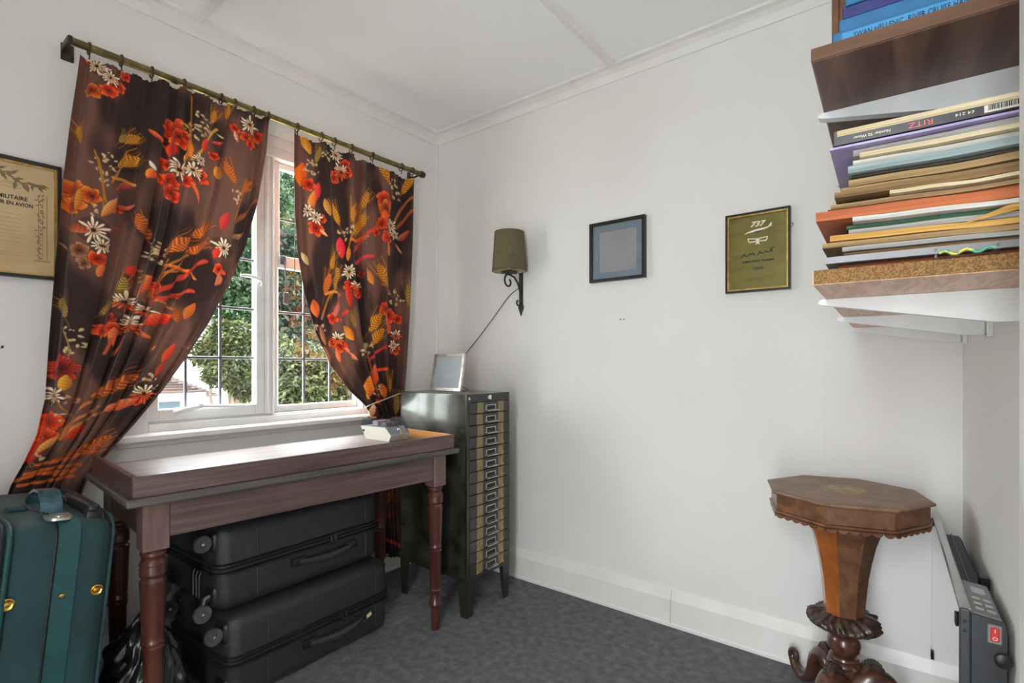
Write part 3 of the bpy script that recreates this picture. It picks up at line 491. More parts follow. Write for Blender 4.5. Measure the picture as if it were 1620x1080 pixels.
    p.daisy((630, 530), 11, 0, 11, 0.6); p.poppy((628, 552), 11); p.daisy((626, 546), 10, 0, 10); p.dots((580, 556), 13, 16); p.stem([(585, 570), (595, 558), (610, 548)], 2, (214, 60, 50)); p.poppy((612, 549), 5); p.stem([(588, 590), (600, 585), (612, 583)], 2.6, (226, 80, 50)); p.leaf((594, 592), 34, 98, (206, 70, 34), (240, 120, 60), 0.14); p.stem([(583, 560), (592, 600), (604, 640)], 1.4, (200, 110, 60))
    p.leaf((585, 612), 40, 82, (206, 104, 24), (246, 160, 60), 0.25); p.leaf((607, 618), 26, 110, (206, 100, 24), (240, 140, 50), 0.3); p.wheat((619, 608), 36, 92, 6); p.dots((599, 618), 8, 8, (236, 190, 150)); p.poppy((600, 634), 7); p.leaf((590, 650), 24, 75, (226, 120, 80), (246, 220, 180), 0.25); p.wheat((630, 640), 36, 88, 5, 2)
    p.leaf((484, 408), 24, 120, (206, 170, 110), (236, 206, 150), 0.2); p.leaf((500, 487), 30, 105, (226, 90, 40), (246, 130, 70), 0.24); p.dots((506, 520), 10, 6, (226, 180, 150)); p.leaf((512, 530), 34, 110, (170, 90, 60), (220, 150, 110), 0.12); p.leaf((520, 560), 30, 115, (150, 90, 70), (200, 140, 110), 0.1)
    p.wheat((612, 790), 34, 45, 7, 1); p.stem([(606, 822), (616, 814), (626, 810)], 2, (206, 60, 50)); p.stem([(602, 857), (615, 852), (632, 862)], 2.6, (216, 60, 48)); p.leaf((612, 880), 10, 10, (220, 190, 160), (240, 220, 190)); p.poppy((610, 700), 11); p.daisy((620, 730), 10)

rod = thing('curtain_rod', 'long brass curtain pole mounted on the wall above the window', 'curtain pole', (0.08, -0.95, 2.126))
RL, RR = -1.687 + 0.95, -0.20 + 0.95
MB().tube([(0, RL, 0), (0, RR, 0)], 0.0125, 14).build('pole', M_brass, rod)
mb = MB().rbox((-0.08, RL - 0.012, -0.035), (-0.072, RL + 0.022, 0.02), 0.002, 1); mb.rbox((-0.076, RL - 0.012, -0.010), (0.014, RL + 0.002, 0.012), 0.003, 1); mb.build('end_bracket', M_dbrass, rod)
mb = MB().lathe([(0.013, 0), (0.017, 0.006), (0.018, 0.02), (0.015, 0.032), (0.006, 0.038)], 16, T(0, RR - 0.01, 0) @ RX(-PI / 2)); mb.build('finial', M_dbrass, rod)
mb = MB().rbox((-0.08, RR - 0.03, -0.03), (-0.072, RR - 0.008, 0.02), 0.002, 1); mb.tube([(-0.076, RR - 0.019, -0.006), (-0.03, RR - 0.019, -0.016), (0, RR - 0.019, -0.012)], 0.005, 8); mb.build('end_bracket', M_dbrass, rod)
ringm = MB(); ringm.tube([(0.0185 * math.cos(t), 0, 0.0185 * math.sin(t)) for t in np.linspace(0, 2 * PI, 21)], 0.0028, 6); ringm.tube([(0, 0, -0.0185), (0.004, 0, -0.026), (0.0, 0, -0.036)], 0.0022, 6)
ring_o = ringm.build('ring', M_dbrass); ring_me = ring_o.data; bpy.data.objects.remove(ring_o)
def ringset(parent, pxs, oy):
    for px in pxs:
        t = planex(px, 576, 0.08); link('ring', ring_me, parent, (0.08, t[1], 2.123))
cl = thing('curtain', 'brown floral curtain on the left, swept down to the wall side behind the green suitcase', 'curtain', (0, 0, 0), 0, 'window curtains')
L_left = [(129, 84), (124, 130), (114, 210), (105, 290), (95, 400), (86, 500), (79, 580), (75, 630), (60, 690), (38, 735), (18, 768), (9, 795), (5, 830), (3, 870)]
L_right = [(424, 184), (419, 240), (405, 320), (386, 390), (360, 450), (330, 510), (295, 565), (255, 620), (215, 668), (182, 705), (158, 732), (140, 756), (128, 785), (120, 825), (114, 870)]
sagL = lambda u: 0.010 * np.abs(np.sin(PI * u * 8)) + 0.006 * np.sin(9 * u)
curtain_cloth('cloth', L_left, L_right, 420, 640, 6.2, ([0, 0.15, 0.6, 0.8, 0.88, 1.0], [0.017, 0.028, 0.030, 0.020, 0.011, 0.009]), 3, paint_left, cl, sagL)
ringset(cl, (141, 192, 240, 291, 350, 371, 401, 424), 0)
cr = thing('curtain', 'brown floral curtain on the right, tied back with cord beside the filing cabinet', 'curtain', (0, 0, 0), 0, 'window curtains')
R_left = [(467, 206), (468, 260), (470, 330), (475, 400), (486, 465), (503, 525), (528, 580), (556, 618), (583, 643), (591, 665), (592, 720), (594, 800), (597, 882)]
R_right = [(656, 283), (652, 400), (647, 500), (642, 570), (638, 622), (637, 640), (638, 690), (640, 760), (643, 820), (646, 880)]
sagR = lambda u: 0.014 * np.abs(np.sin(PI * u * 5)) + 0.012 * np.exp(-((u - 0.13) / 0.05) ** 2)
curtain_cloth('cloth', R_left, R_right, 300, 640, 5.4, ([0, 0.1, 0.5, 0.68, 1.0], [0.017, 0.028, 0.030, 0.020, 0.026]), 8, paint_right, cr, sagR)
ringset(cr, (470, 508, 529, 556, 589, 635, 652), 0)
mb = MB(); pts = []
for px, py, X in [(577, 646, 0.055), (580, 642, 0.12), (592, 638, 0.135), (610, 631, 0.14), (628, 624, 0.135), (637, 620, 0.115), (637, 623, 0.055)]: pts.append(planex(px, py, X))
pts = resample(pts, 28); mb.tube(pts, 0.0028, 6); mb.rbox(tuple(pts[-1] - np.array([0.055, 0.006, 0.006])), tuple(pts[-1] + np.array([0.004, 0.006, 0.006])), 0.003, 1)
tag(mb.build('tieback_cord', mat('pale_cord', (206, 190, 164), rough=0.7)), 'thin pale tieback cord looped round the right curtain', 'cord')

# ------------------------------------------------------------------ lettering helper
def text_mesh(body, size, mats, parent, loc, face, name='lettering', width=None, shear=0.0, align='CENTER', extrude=0.0003, rz=0.0, bold=0.0):
    cu = bpy.data.curves.new(name, 'FONT'); cu.body = body; cu.size = size; cu.align_x = align; cu.align_y = 'CENTER'; cu.extrude = extrude; cu.shear = shear; cu.offset = bold; cu.resolution_u = 2
    o = bpy.data.objects.new(name, cu); COL.objects.link(o); bpy.context.view_layer.update()
    me = bpy.data.meshes.new_from_object(o.evaluated_get(bpy.context.evaluated_depsgraph_get())); bpy.data.objects.remove(o)
    if width:
        xs = [v.co.x for v in me.vertices]; k = width / max(1e-6, max(xs) - min(xs))
        for v in me.vertices: v.co.x *= k
    if face == 'back': Mx = Matrix(((1, 0, 0, 0), (0, 0, -1, 0), (0, 1, 0, 0), (0, 0, 0, 1)))
    else: Mx = Matrix(((0, 0, 1, 0), (1, 0, 0, 0), (0, 1, 0, 0), (0, 0, 0, 1)))
    me.transform(Mx @ RZ(rz)); me.materials.clear(); me.materials.append(mats); return link(name, me, parent, loc)
MBK = Matrix(((1, 0, 0, 0), (0, 0, -1, 0), (0, 1, 0, 0), (0, 0, 0, 1)))      # plane (x, y) stands upright facing the room from the back wall
MLF = Matrix(((0, 0, 1, 0), (1, 0, 0, 0), (0, 1, 0, 0), (0, 0, 0, 1)))       # the same facing the room from the window wall
def scribble(pts, r, M, d=0.0005): return MB().tube([tuple(M @ Vector((x, y, d))) for x, y in resample(pts, len(pts) * 4)], r, 5)

# ------------------------------------------------------------------ pictures
pf = thing('framed_picture', 'small black framed picture with blue-grey mount and blank mauve print', 'picture', (1.158, -0.001, 1.465), 0, 'pictures on the long wall')
M0 = T(0, 0, 0.134) @ MBK
for q in frame_poly(0.270, 0.270, 0.013): MB().prism(q, 0, 0.022, M0).build('frame_bar', M_ebony, pf)
mb = MB()
for q in frame_poly(0.244, 0.244, 0.030): mb.prism(q, 0.003, 0.009, M0)
mb.build('mount', M_mount, pf)
MB().box((-0.0935, -0.0935, 0.002), (0.0935, 0.0935, 0.006), M0).build('print', M_blur, pf)
MB().box((-0.122, -0.122, 0.012), (0.122, 0.122, 0.0135), M0).build('glazing', M_glass, pf)
pf = thing('framed_certificate', 'olive gold certificate headed 737 in a thin black and gilt frame', 'certificate', (1.739, -0.001, 1.365), 0, 'pictures on the long wall')
M0 = T(0, 0, 0.151) @ MBK; W, Hh = 0.227, 0.302
for q in frame_poly(W, Hh, 0.007): MB().prism(q, 0, 0.020, M0).build('frame_bar', M_ebony, pf)
for q in frame_poly(W - 0.014, Hh - 0.014, 0.006): MB().prism(q, 0, 0.016, M0).build('gilt_slip', M_goldfr, pf)
MB().box((-0.102, -0.139, 0.001), (0.102, 0.139, 0.004), M0).build('certificate_sheet', M_olivefoil, pf)
text_mesh('737', 0.027, M_inkcream, pf, (-0.003, -0.0045, 0.256), 'back', shear=0.35, width=0.056, bold=0.0009)
mb = MB()      # airliner
mb.prism([(-0.048, 0.071), (-0.044, 0.0745), (-0.034, 0.0795), (-0.01, 0.0855), (0.025, 0.0895), (0.050, 0.0935), (0.050, 0.0915), (0.025, 0.082), (-0.008, 0.077), (-0.034, 0.0715)], 0.0042, 0.0047, M0)
mb.prism([(0.034, 0.088), (0.046, 0.104), (0.050, 0.104), (0.046, 0.088)], 0.0042, 0.0048, M0); mb.build('airliner_emblem', M_inkcream, pf)
mb = MB(); mb.prism([(-0.008, 0.079), (0.022, 0.081), (-0.012, 0.068), (-0.020, 0.068)], 0.0047, 0.0052, M0); mb.prism([(-0.046, 0.0715), (-0.036, 0.0740), (0.030, 0.0815), (0.030, 0.079), (-0.036, 0.0710)], 0.0047, 0.0052, M0); mb.prism([(0.040, 0.0905), (0.058, 0.0915), (0.058, 0.090), (0.042, 0.088)], 0.0047, 0.0052, M0); mb.prism([(0.006, 0.074), (0.014, 0.076), (0.014, 0.073), (0.006, 0.071)], 0.0047, 0.0052, M0); mb.build('airliner_wing', M_inkgrey, pf)
mb = MB()
for sx in (-1, 1):
    mb.prism([(sx * 0.005, 0.052), (sx * 0.036, 0.055), (sx * 0.036, 0.0515), (sx * 0.005, 0.0485)], 0.0042, 0.0048, M0); mb.prism([(sx * 0.032, 0.055), (sx * 0.036, 0.055), (sx * 0.034, 0.042), (sx * 0.028, 0.037), (sx * 0.005, 0.038), (sx * 0.005, 0.042), (sx * 0.026, 0.041), (sx * 0.031, 0.045)], 0.0042, 0.0048, M0)
mb.prism([(0.010 * math.sin(k * PI / 5) * (1 if k % 2 == 0 else 0.45), 0.045 + 0.010 * math.cos(k * PI / 5) * (1 if k % 2 == 0 else 0.45)) for k in range(10)], 0.0042, 0.005, M0); mb.prism([(-0.003, 0.04), (0.003, 0.04), (0.008, 0.028), (0, 0.031), (-0.008, 0.028)], 0.0042, 0.0048, M0)
mb.build('wings_emblem', M_inkcream, pf)
mb = scribble([(-0.062, -0.018), (-0.052, -0.012), (-0.047, 0.002), (-0.045, -0.016), (-0.037, -0.016), (-0.034, -0.014), (-0.028, 0.002), (-0.024, -0.015), (-0.016, 0.003), (-0.012, -0.014)], 0.0015, M0, 0.0046)
for pts in ([(-0.002, -0.012), (0.003, -0.014), (0.008, 0.006), (0.010, -0.010), (0.014, -0.004), (0.017, -0.010), (0.020, -0.003), (0.024, -0.009), (0.029, 0.006), (0.030, -0.008), (0.036, -0.003), (0.040, -0.008), (0.044, -0.002), (0.049, 0.008), (0.049, -0.006)], [(0.042, 0.006), (0.058, 0.010)]):
    m2 = scribble(pts, 0.0015, M0, 0.0046); mb.add(m2.v, m2.f, True)
mb.build('handwriting', M_ink, pf)
text_mesh('BOEING FLIGHT TRAINING', 0.0095, M_ink, pf, (0.001, -0.0045, 0.116), 'back', width=0.112, bold=0.0005)
text_mesh('Captain', 0.019, M_ink, pf, (0.0, -0.0045, 0.090), 'back', shear=0.4, width=0.036)
mb = MB()
for y, w in ((-0.052, 0.050), (-0.026, 0.040), (-0.076, 0.052), (-0.090, 0.040)):
    for k in range(9): x = -w / 2 + w * k / 9; mb.prism([(x, y), (x + w / 12, y), (x + w / 12, y + 0.002), (x, y + 0.002)], 0.0042, 0.0046, M0)
mb.build('fine_print', M_ink2, pf)['kind'] = 'stuff'
mb = MB(); mb.tube([tuple(M0 @ Vector((0.1145 + 0.006 * math.cos(t), 0.085 + 0.006 * math.sin(t), 0.004))) for t in np.linspace(-PI / 2, PI / 2, 9)], 0.0012, 6); mb.build('hanging_ring', M_dbrass, pf)

pf = thing('framed_diploma', 'old sepia diploma in a black frame on the wall left of the curtain', 'diploma', (0.001, -1.95, 1.361), 0)
M0 = T(0, 0, 0.1845) @ MLF; W, Hh = 0.50, 0.369
for q in frame_poly(W, Hh, 0.010): MB().prism(q, 0, 0.022, M0).build('frame_bar', M_ebony, pf)
for q in frame_poly(W - 0.02, Hh - 0.02, 0.006): MB().prism(q, 0, 0.013, M0).build('gilt_slip', M_goldfr, pf)
MB().box((-0.236, -0.170, 0.001), (0.236, 0.170, 0.004), M0).build('diploma_sheet', M_parch, pf)
text_mesh('MILITAIRE', 0.017, M_ink, pf, (0.0045, 0.136, 0.247), 'left', width=0.068, bold=0.0004); text_mesh('UR EN AVION', 0.016, M_ink, pf, (0.0045, 0.142, 0.228), 'left', width=0.082, bold=0.0004)
mb = MB(); rg = random.Random(5)
for k in range(70):       # laurel garland along the top
    t = k / 70; x = -0.23 + 0.435 * t; y = 0.136 - 0.16 * max(0, t - 0.82) + 0.012 * math.sin(t * 20); a = (0.5 if k % 2 else -0.6) + rg.uniform(-0.4, 0.4) - (0.8 if t > 0.85 else 0); l = rg.uniform(0.022, 0.034); m = M0 @ T(x, y, 0.0041) @ RZ(a)
    mb.prism([(0, 0), (l * 0.5, l * 0.16), (l, 0), (l * 0.5, -l * 0.16)], 0, 0.0003 + 0.00001 * k, m)
mb.build('laurel_garland', M_ink2, pf)
mb = MB()
for x0, w in ((0.196, 0.0015), (0.216, 0.0015), (0.206, 0.001)): mb.prism([(x0, -0.12), (x0 + w, -0.12), (x0 + w, 0.085), (x0, 0.085)], 0.0041, 0.0044, M0)
for k in range(46):
    y = -0.12 + 0.21 * k / 46; s = rg.uniform(-0.006, 0.006); m = M0 @ T(0.202 + s, y, 0.0041) @ RZ(rg.uniform(-1, 4)); mb.prism([(0, 0), (0.006, 0.002), (0.012, 0), (0.006, -0.002)], 0, 0.0004 + 0.00001 * k, m)
mb.prism([(0.186, -0.127), (0.226, -0.127), (0.226, -0.124), (0.186, -0.124)], 0.0041, 0.0044, M0); mb.build('column_engraving', M_ink2, pf)
mb = MB()
for y, w in ((0.105, 0.09), (0.094, 0.06), (0.110, 0.04), (0.012, 0.10), (-0.002, 0.12), (-0.015, 0.12), (-0.028, 0.115), (-0.041, 0.11), (-0.075, 0.085)):
    mb.tube([tuple(M0 @ Vector((0.155 - w + w * k / 40, y + 0.0018 * math.sin(k * 1.9) * math.sin(k * 0.7 + y * 99), 0.0043))) for k in range(41)], 0.00045, 4)
for y in (-0.052, -0.062, -0.083, -0.108, -0.116): mb.prism([(-0.23, y), (0.16, y), (0.16, y + 0.0007), (-0.23, y + 0.0007)], 0.0041, 0.0043, M0)
mb.build('handwritten_lines', M_ink2, pf)
mb = MB().tube([(0.0, 0, 0), (0.014, 0, 0.001), (0.016, 0, 0.005)], 0.003, 8); tag(mb.build('wall_hook', M_ebony, loc=(0.0, -1.838, 1.141)), 'tiny dark hook in the wall below the framed diploma', 'hook')

# ------------------------------------------------------------------ wall lamp
lp = thing('wall_lamp', 'wrought iron wall lamp with olive linen shade', 'lamp', (0.615, 0, 1.336))
mb = MB().prism([(-0.011, 0.06), (-0.017, 0.045), (0, 0), (0.017, 0.045), (0.011, 0.06), (0.012, 0.25), (0.017, 0.262), (0, 0.30), (-0.017, 0.262), (-0.012, 0.25)], 0, 0.006, MBK); mb.build('back_plate', M_iron, lp)
def spiral(c, r0, r1, a0, a1, n=18): return [(0, c[0] + (r0 + (r1 - r0) * i / (n - 1)) * math.cos(a0 + (a1 - a0) * i / (n - 1)), c[1] + (r0 + (r1 - r0) * i / (n - 1)) * math.sin(a0 + (a1 - a0) * i / (n - 1))) for i in range(n)]
arm = [(0, -0.010, 0.085), (0, -0.012, 0.125), (0, -0.03, 0.165), (0, -0.06, 0.192), (0, -0.10, 0.200)] + [(x, y - 0.105, z + 0.165) for x, y, z in spiral((0, 0), 0.037, 0.012, PI / 2 + 0.3, PI / 2 + 5.6)]
MB().tube(arm, 0.0048, 8).build('scroll_arm', M_iron, lp)
MB().tube([(0, -0.008, 0.110)] + [(x, y - 0.028, z + 0.070) for x, y, z in spiral((0, 0), 0.022, 0.006, -0.1, -4.6)], 0.0042, 8).build('lower_curl', M_iron, lp)
MB().lathe([(0.006, 0.196), (0.012, 0.202), (0.040, 0.208), (0.043, 0.214), (0.038, 0.212), (0.010, 0.210)], 24, T(0, -0.100, 0)).build('drip_pan', M_iron, lp)
MB().lathe([(0.013, 0.208), (0.013, 0.222), (0.011, 0.224)], 16, T(0, -0.100, 0)).build('lamp_holder', M_ebony, lp)
MB().lathe([(0.011, 0.222), (0.011, 0.270), (0.008, 0.272)], 16, T(0, -0.100, 0)).build('candle_tube', M_cream, lp)
MB().lathe([(0.004, 0.272), (0.016, 0.290), (0.021, 0.312), (0.016, 0.332), (0.003, 0.342)], 16, T(0, -0.100, 0)).build('bulb', M_cream, lp)
M_trim_s = mat('shade_trim', (72, 66, 50), rough=0.8)
sh = MB().lathe([(0.0865, 0.217), (0.0735, 0.410)], 40, T(0, -0.100, 0), caps=False).build('lamp_shade', M_shade, lp, auto=0)
MB().lathe([(0.0850, 0.217), (0.0720, 0.410)], 40, T(0, -0.100, 0), caps=False).build('shade_lining', M_shade_in, sh, auto=0)
mb = MB()
for r, z in ((0.0862, 0.218), (0.0732, 0.409)): MB().tube([(r * math.cos(t), -0.100 + r * math.sin(t), z) for t in np.linspace(0, 2 * PI, 41)], 0.0016, 6).build('shade_ring', M_trim_s, sh)
for k in range(3): a = k * 2.1; mb.tube([(0.072 * math.cos(a), -0.1 + 0.072 * math.sin(a), 0.40), (0, -0.1, 0.345)], 0.0012, 5)
mb.build('shade_carrier', M_trim_s, sh)
pts = [(0.607, -0.012, 1.478)]
for px, py, Y in [(813, 455, -0.010), (800, 474, -0.006), (786, 497, -0.006), (775, 508, -0.008), (765, 525, -0.010), (750, 543, -0.014), (736, 559, -0.02), (722, 580, -0.03), (712, 600, -0.05)]: pts.append(tuple(planey(px, py, Y)))
pts.append((0.36, -0.07, 0.93)); pts = resample(pts, 40)
MB().tube([tuple(Vector(p) - Vector((0.615, 0, 1.336))) for p in pts], 0.0022, 6).build('cable', M_cord, lp)
mb = MB().lathe([(0.0025, 0), (0.003, 0.004)], 8, RX(PI / 2)); mb.lathe([(0.0025, 0), (0.003, 0.004)], 8, T(0.016, 0, -0.001) @ RX(PI / 2)); tag(mb.build('wall_plug', M_cord, loc=tuple(planey(982, 505, 0))), 'two tiny screw marks in the wall below the mauve picture', 'screw')

# ------------------------------------------------------------------ filing cabinet
CXa, CXb, CYa, CYb, CH, CB = 0.268, 0.700, -0.500, -0.208, 0.960, 0.157
fc = thing('filing_cabinet', 'tall narrow olive-black metal cabinet of fifteen shallow drawers', 'cabinet', ((CXa + CXb) / 2, (CYa + CYb) / 2, 0))
hx, hy = (CXb - CXa) / 2, (CYb - CYa) / 2
mb = MB(); mb.rbox((-hx, -hy, CB), (hx - 0.012, hy, CH), 0.004, 2); mb.build('body', M_cabside, fc)
mb = MB(); mb.box((hx - 0.012, -hy, CB), (hx, -hy + 0.016, CH)); mb.box((hx - 0.012, hy - 0.016, CB), (hx, hy, CH)); mb.box((hx - 0.012, -hy + 0.016, CH - 0.034), (hx, hy - 0.016, CH)); mb.box((hx - 0.012, -hy + 0.016, CB), (hx, hy - 0.016, CB + 0.014)); mb.build('front_frame', M_cab, fc)
DW = hy - 0.018; pitch = (CH - 0.036 - CB - 0.016) / 15
dm = MB().rbox((hx - 0.011, -DW, 0.0014), (hx + 0.003, DW, pitch - 0.0014), 0.0016, 1).build('drawer', M_cab)
hm = MB()      # label holder pull
zc = pitch * 0.5
for a, b in (((-0.034, zc - 0.013), (-0.030, zc + 0.011)), ((0.030, zc - 0.013), (0.034, zc + 0.011)), ((-0.034, zc + 0.008), (0.034, zc + 0.011))): hm.box((hx + 0.003, a[0], a[1]), (hx + 0.006, b[0], b[1]))
hm.box((hx + 0.003, -0.040, zc - 0.0135), (hx + 0.007, 0.040, zc - 0.010)); hm.add([(hx + 0.006, -0.040, zc - 0.010), (hx + 0.006, 0.040, zc - 0.010), (hx + 0.020, 0.036, zc - 0.013), (hx + 0.020, -0.036, zc - 0.013), (hx + 0.006, -0.040, zc - 0.0125), (hx + 0.006, 0.040, zc - 0.0125), (hx + 0.020, 0.036, zc - 0.0155), (hx + 0.020, -0.036, zc - 0.0155)], [(0,1,2,3),(7,6,5,4),(0,4,5,1),(1,5,6,2),(2,6,7,3),(3,7,4,0)])
hm = hm.build('label_holder', M_chrome)
cm = MB().box((hx + 0.003, -0.030, zc - 0.010), (hx + 0.0038, 0.030, zc + 0.008)).build('label_card', M_slot)
ta = MB().box((hx + 0.003, -0.084, 0.002), (hx + 0.0036, -0.044, pitch - 0.002)).build('tape', M_tape)
tb = MB().box((hx + 0.003, 0.060, 0.002), (hx + 0.0037, 0.100, pitch - 0.002)).build('tape', M_tape2)
tc_ = MB().box((hx + 0.003, -0.086, 0.002), (hx + 0.0038, -0.045, pitch - 0.002)).build('tape', M_tape2)
tp = [dm, hm, cm, ta, tb, tc_]
for k in range(15):
    z = CB + 0.016 + pitch * (14 - k); d = link('drawer', dm.data, fc, (0.0, 0, z))
    for s_ in (hm, cm): link(s_.name.split('.')[0], s_.data, d, (0, 0.008, 0))
    j = random.Random(k).uniform(-0.003, 0.003)
    link('tape', (tc_ if k in (5, 10, 12, 13, 14) else ta).data, d, (0, j, 0)); link('tape', (tb if k > 1 else ta).data, d, (0, 0 if k > 1 else 0.144, 0))
for o in tp: bpy.data.objects.remove(o)
mb = MB().lathe([(0.008, 0), (0.0085, 0.003), (0.004, 0.005)], 14, T(hx, -0.004, CH - 0.017) @ RY(PI / 2)); mb.rbox((hx + 0.004, -0.003, CH - 0.027), (hx + 0.008, 0.010, CH - 0.007), 0.003, 1); mb.build('lock', M_chrome, fc)
mb = MB().lathe([(0.006, 0), (0.0065, 0.003), (0.003, 0.004)], 14, T(hx, -hy + 0.014, CH - 0.018) @ RY(PI / 2)); mb.build('stud', M_chrome, fc)
for sx in (-1, 1):
    for sy in (-1, 1):
        mb = MB(); X = sx * hx; Y = sy * hy; e = 0.003; w0, w1 = 0.066, 0.036
        for ax in (0, 1):
            if ax == 0: vs = [(X - sx * w0, Y, CB + 0.02), (X, Y, CB + 0.02), (X - sx * 0.004, Y - sy * 0.004, 0), (X - sx * (w1 + 0.004), Y - sy * 0.004, 0)]; n = (0, -sy * e, 0)
            else: vs = [(X, Y - sy * w0 * 0.75, CB + 0.02), (X, Y, CB + 0.02), (X - sx * 0.004, Y - sy * 0.004, 0), (X - sx * 0.004, Y - sy * (w1 + 0.004), 0)]; n = (-sx * e, 0, 0)
            o_ = (0, sy * 0.001, 0) if ax == 0 else (sx * 0.001, 0, 0)
            vs = [tuple(Vector(v) + Vector(o_)) for v in vs]; mb.add(vs + [tuple(Vector(v) + Vector(n)) for v in vs], [(0,1,2,3),(7,6,5,4),(0,4,5,1),(1,5,6,2),(2,6,7,3),(3,7,4,0)])
        mb.build('leg', M_cab, fc)
# photo frame standing on the cabinet
pf = thing('photo_frame', 'small silver photo frame with blank grey print standing on the filing cabinet', 'photo frame', (0.412, -0.335, CH + 0.0005))
M0 = RX(-math.radians(10)) @ T(0, 0, 0.091) @ MBK
for q in frame_poly(0.205, 0.182, 0.014): MB().prism(q, 0, 0.012, M0).build('frame_bar', M_silver, pf)
MB().box((-0.090, -0.079, 0.001), (0.090, 0.079, 0.005), M0).build('print', M_blur2, pf)
MB().box((-0.09, -0.08, 0.007), (0.09, 0.08, 0.008), M0).build('glazing', M_glass, pf)
MB().prism([(-0.03, -0.085), (0.03, -0.085), (0.015, 0.03), (-0.015, 0.03)], -0.004, 0.0, T(0, 0.052, 0.0) @ RX(math.radians(12)) @ T(0, 0, 0.088) @ MBK).build('strut', M_ebony, pf)
mb = MB(); mb.tube(resample([(0.31, -0.28, CH + 0.003), (0.27, -0.25, CH + 0.004), (0.24, -0.22, CH - 0.03), (0.20, -0.10, 0.80), (0.15, -0.05, 0.5)], 24), 0.002, 6)
tag(mb.build('loose_wire', M_cord), 'thin brown wire trailing off the back of the filing cabinet', 'wire')

# ------------------------------------------------------------------ the desk
dk = thing('writing_table', 'long mahogany table with a raised tray top and turned legs below the window', 'table', (0.707, -0.583, 0), -math.radians(3.7))
DL, DD, DT = 1.100, 0.500, 0.800
def dbox(name, a, b, m, r=0.002): return MB().rbox(a, b, r, 1, smooth=False).build(name, m, dk)
zr0 = 0.744
dbox('rim_board', (-0.014, -DL, zr0), (0, 0, DT), M_desk); dbox('rim_board', (-DD, -DL, zr0), (-DD + 0.012, 0, zr0 + 0.0225), M_desk)
dbox('rim_board', (-DD + 0.012, -DL, zr0), (-0.014, -DL + 0.014, DT), M_desk_end); rr = dbox('rim_board', (-DD + 0.012, -0.014, zr0), (-0.014, 0, DT), M_inner)
dbox('tray_floor', (-DD + 0.012, -DL + 0.014, zr0), (-0.014, -0.014, zr0 + 0.022), M_desk_floor)
dbox('table_top', (-DD - 0.01, -DL - 0.016, zr0 - 0.021), (0.016, 0.016, zr0), M_lip, 0.004)
za, zb = zr0 - 0.021, 0.622; px_ = 0.062
dbox('apron', (-0.044, -DL + 0.026 + px_, zb), (-0.026, -0.026 - px_, za), M_desk); dbox('apron', (-DD + 0.02, -DL + 0.03 + px_, zb), (-DD + 0.038, -0.03 - px_, za), M_desk)
dbox('apron', (-DD + 0.02 + px_, -DL + 0.034, zb), (-0.022 - px_, -DL + 0.052, za), M_desk_end); dbox('apron', (-DD + 0.02 + px_, -0.052, zb), (-0.022 - px_, -0.034, za), M_desk_end)
leg_prof = [(0.0155, 0.0), (0.0165, 0.004), (0.019, 0.085), (0.0215, 0.093), (0.027, 0.100), (0.0275, 0.108), (0.024, 0.116), (0.0205, 0.124), (0.0195, 0.150), (0.024, 0.156), (0.0245, 0.164), (0.0205, 0.170), (0.022, 0.20),
            (0.0245, 0.318), (0.027, 0.322), (0.027, 0.329), (0.0245, 0.332), (0.027, 0.337), (0.027, 0.344), (0.025, 0.348), (0.0265, 0.36), (0.031, 0.496), (0.032, 0.500), (0.032, 0.507), (0.0265, 0.514), (0.0265, 0.517),
            (0.031, 0.522), (0.0325, 0.528), (0.031, 0.534), (0.0325, 0.541), (0.031, 0.547), (0.0325, 0.554), (0.029, 0.561), (0.0255, 0.566), (0.0265, 0.574), (0.030, 0.578), (0.030, 0.585), (0.0275, 0.588), (0.030, 0.592), (0.030, 0.598)]
for lx, ly in ((-0.022 - px_ / 2, -0.026 - px_ / 2), (-0.022 - px_ / 2, -DL + 0.026 + px_ / 2), (-DD + 0.02 + px_ / 2, -0.026 - px_ / 2), (-DD + 0.02 + px_ / 2, -DL + 0.026 + px_ / 2)):
    lg = MB().rbox((lx - px_ / 2, ly - px_ / 2, 0.592), (lx + px_ / 2, ly + px_ / 2, za), 0.002, 1, smooth=False).build('leg_post', M_desk_post, dk)
    MB().lathe(leg_prof, 28, T(lx, ly, 0)).build('turned_leg', M_leg, lg)
# ------------------------------------------------------------------ clear-lidded box in the tray
bx = thing('display_box', 'small white box with clear acrylic lid and a key in its lock, on the table', 'box', (0.478, -0.738, zr0 + 0.0225), 0.0)
q8 = 1.06; prof_lo = [(-0.147, 0.0), (0.0, 0.0), (0.014, 0.024), (-0.022, 0.054), (-0.181, 0.051)]; prof_hi = [(-0.181, 0.0515), (-0.022, 0.0545), (0.014, 0.0245), (-0.024, 0.090), (-0.172, 0.085)]
prof_lo = [(x * q8, y * q8) for x, y in prof_lo]; prof_hi = [(x * q8, y * q8) for x, y in prof_hi]; wy = 0.100
Mz = Matrix(((1, 0, 0, 0), (0, 0, 1, 0), (0, 1, 0, 0), (0, 0, 0, 1)))
MB().prism(prof_lo, 0.003, wy - 0.003, Mz).build('box_base', M_boxwhite, bx)
MB().prism(prof_lo, 0.0, 0.003, Mz).build('end_panel', M_boxwhite, bx); MB().prism(prof_lo, wy - 0.003, wy, Mz).build('end_panel', M_boxwhite, bx)
lid = MB().prism(prof_hi, 0.0, 0.0025, Mz); lid.prism(prof_hi, wy - 0.0025, wy, Mz)
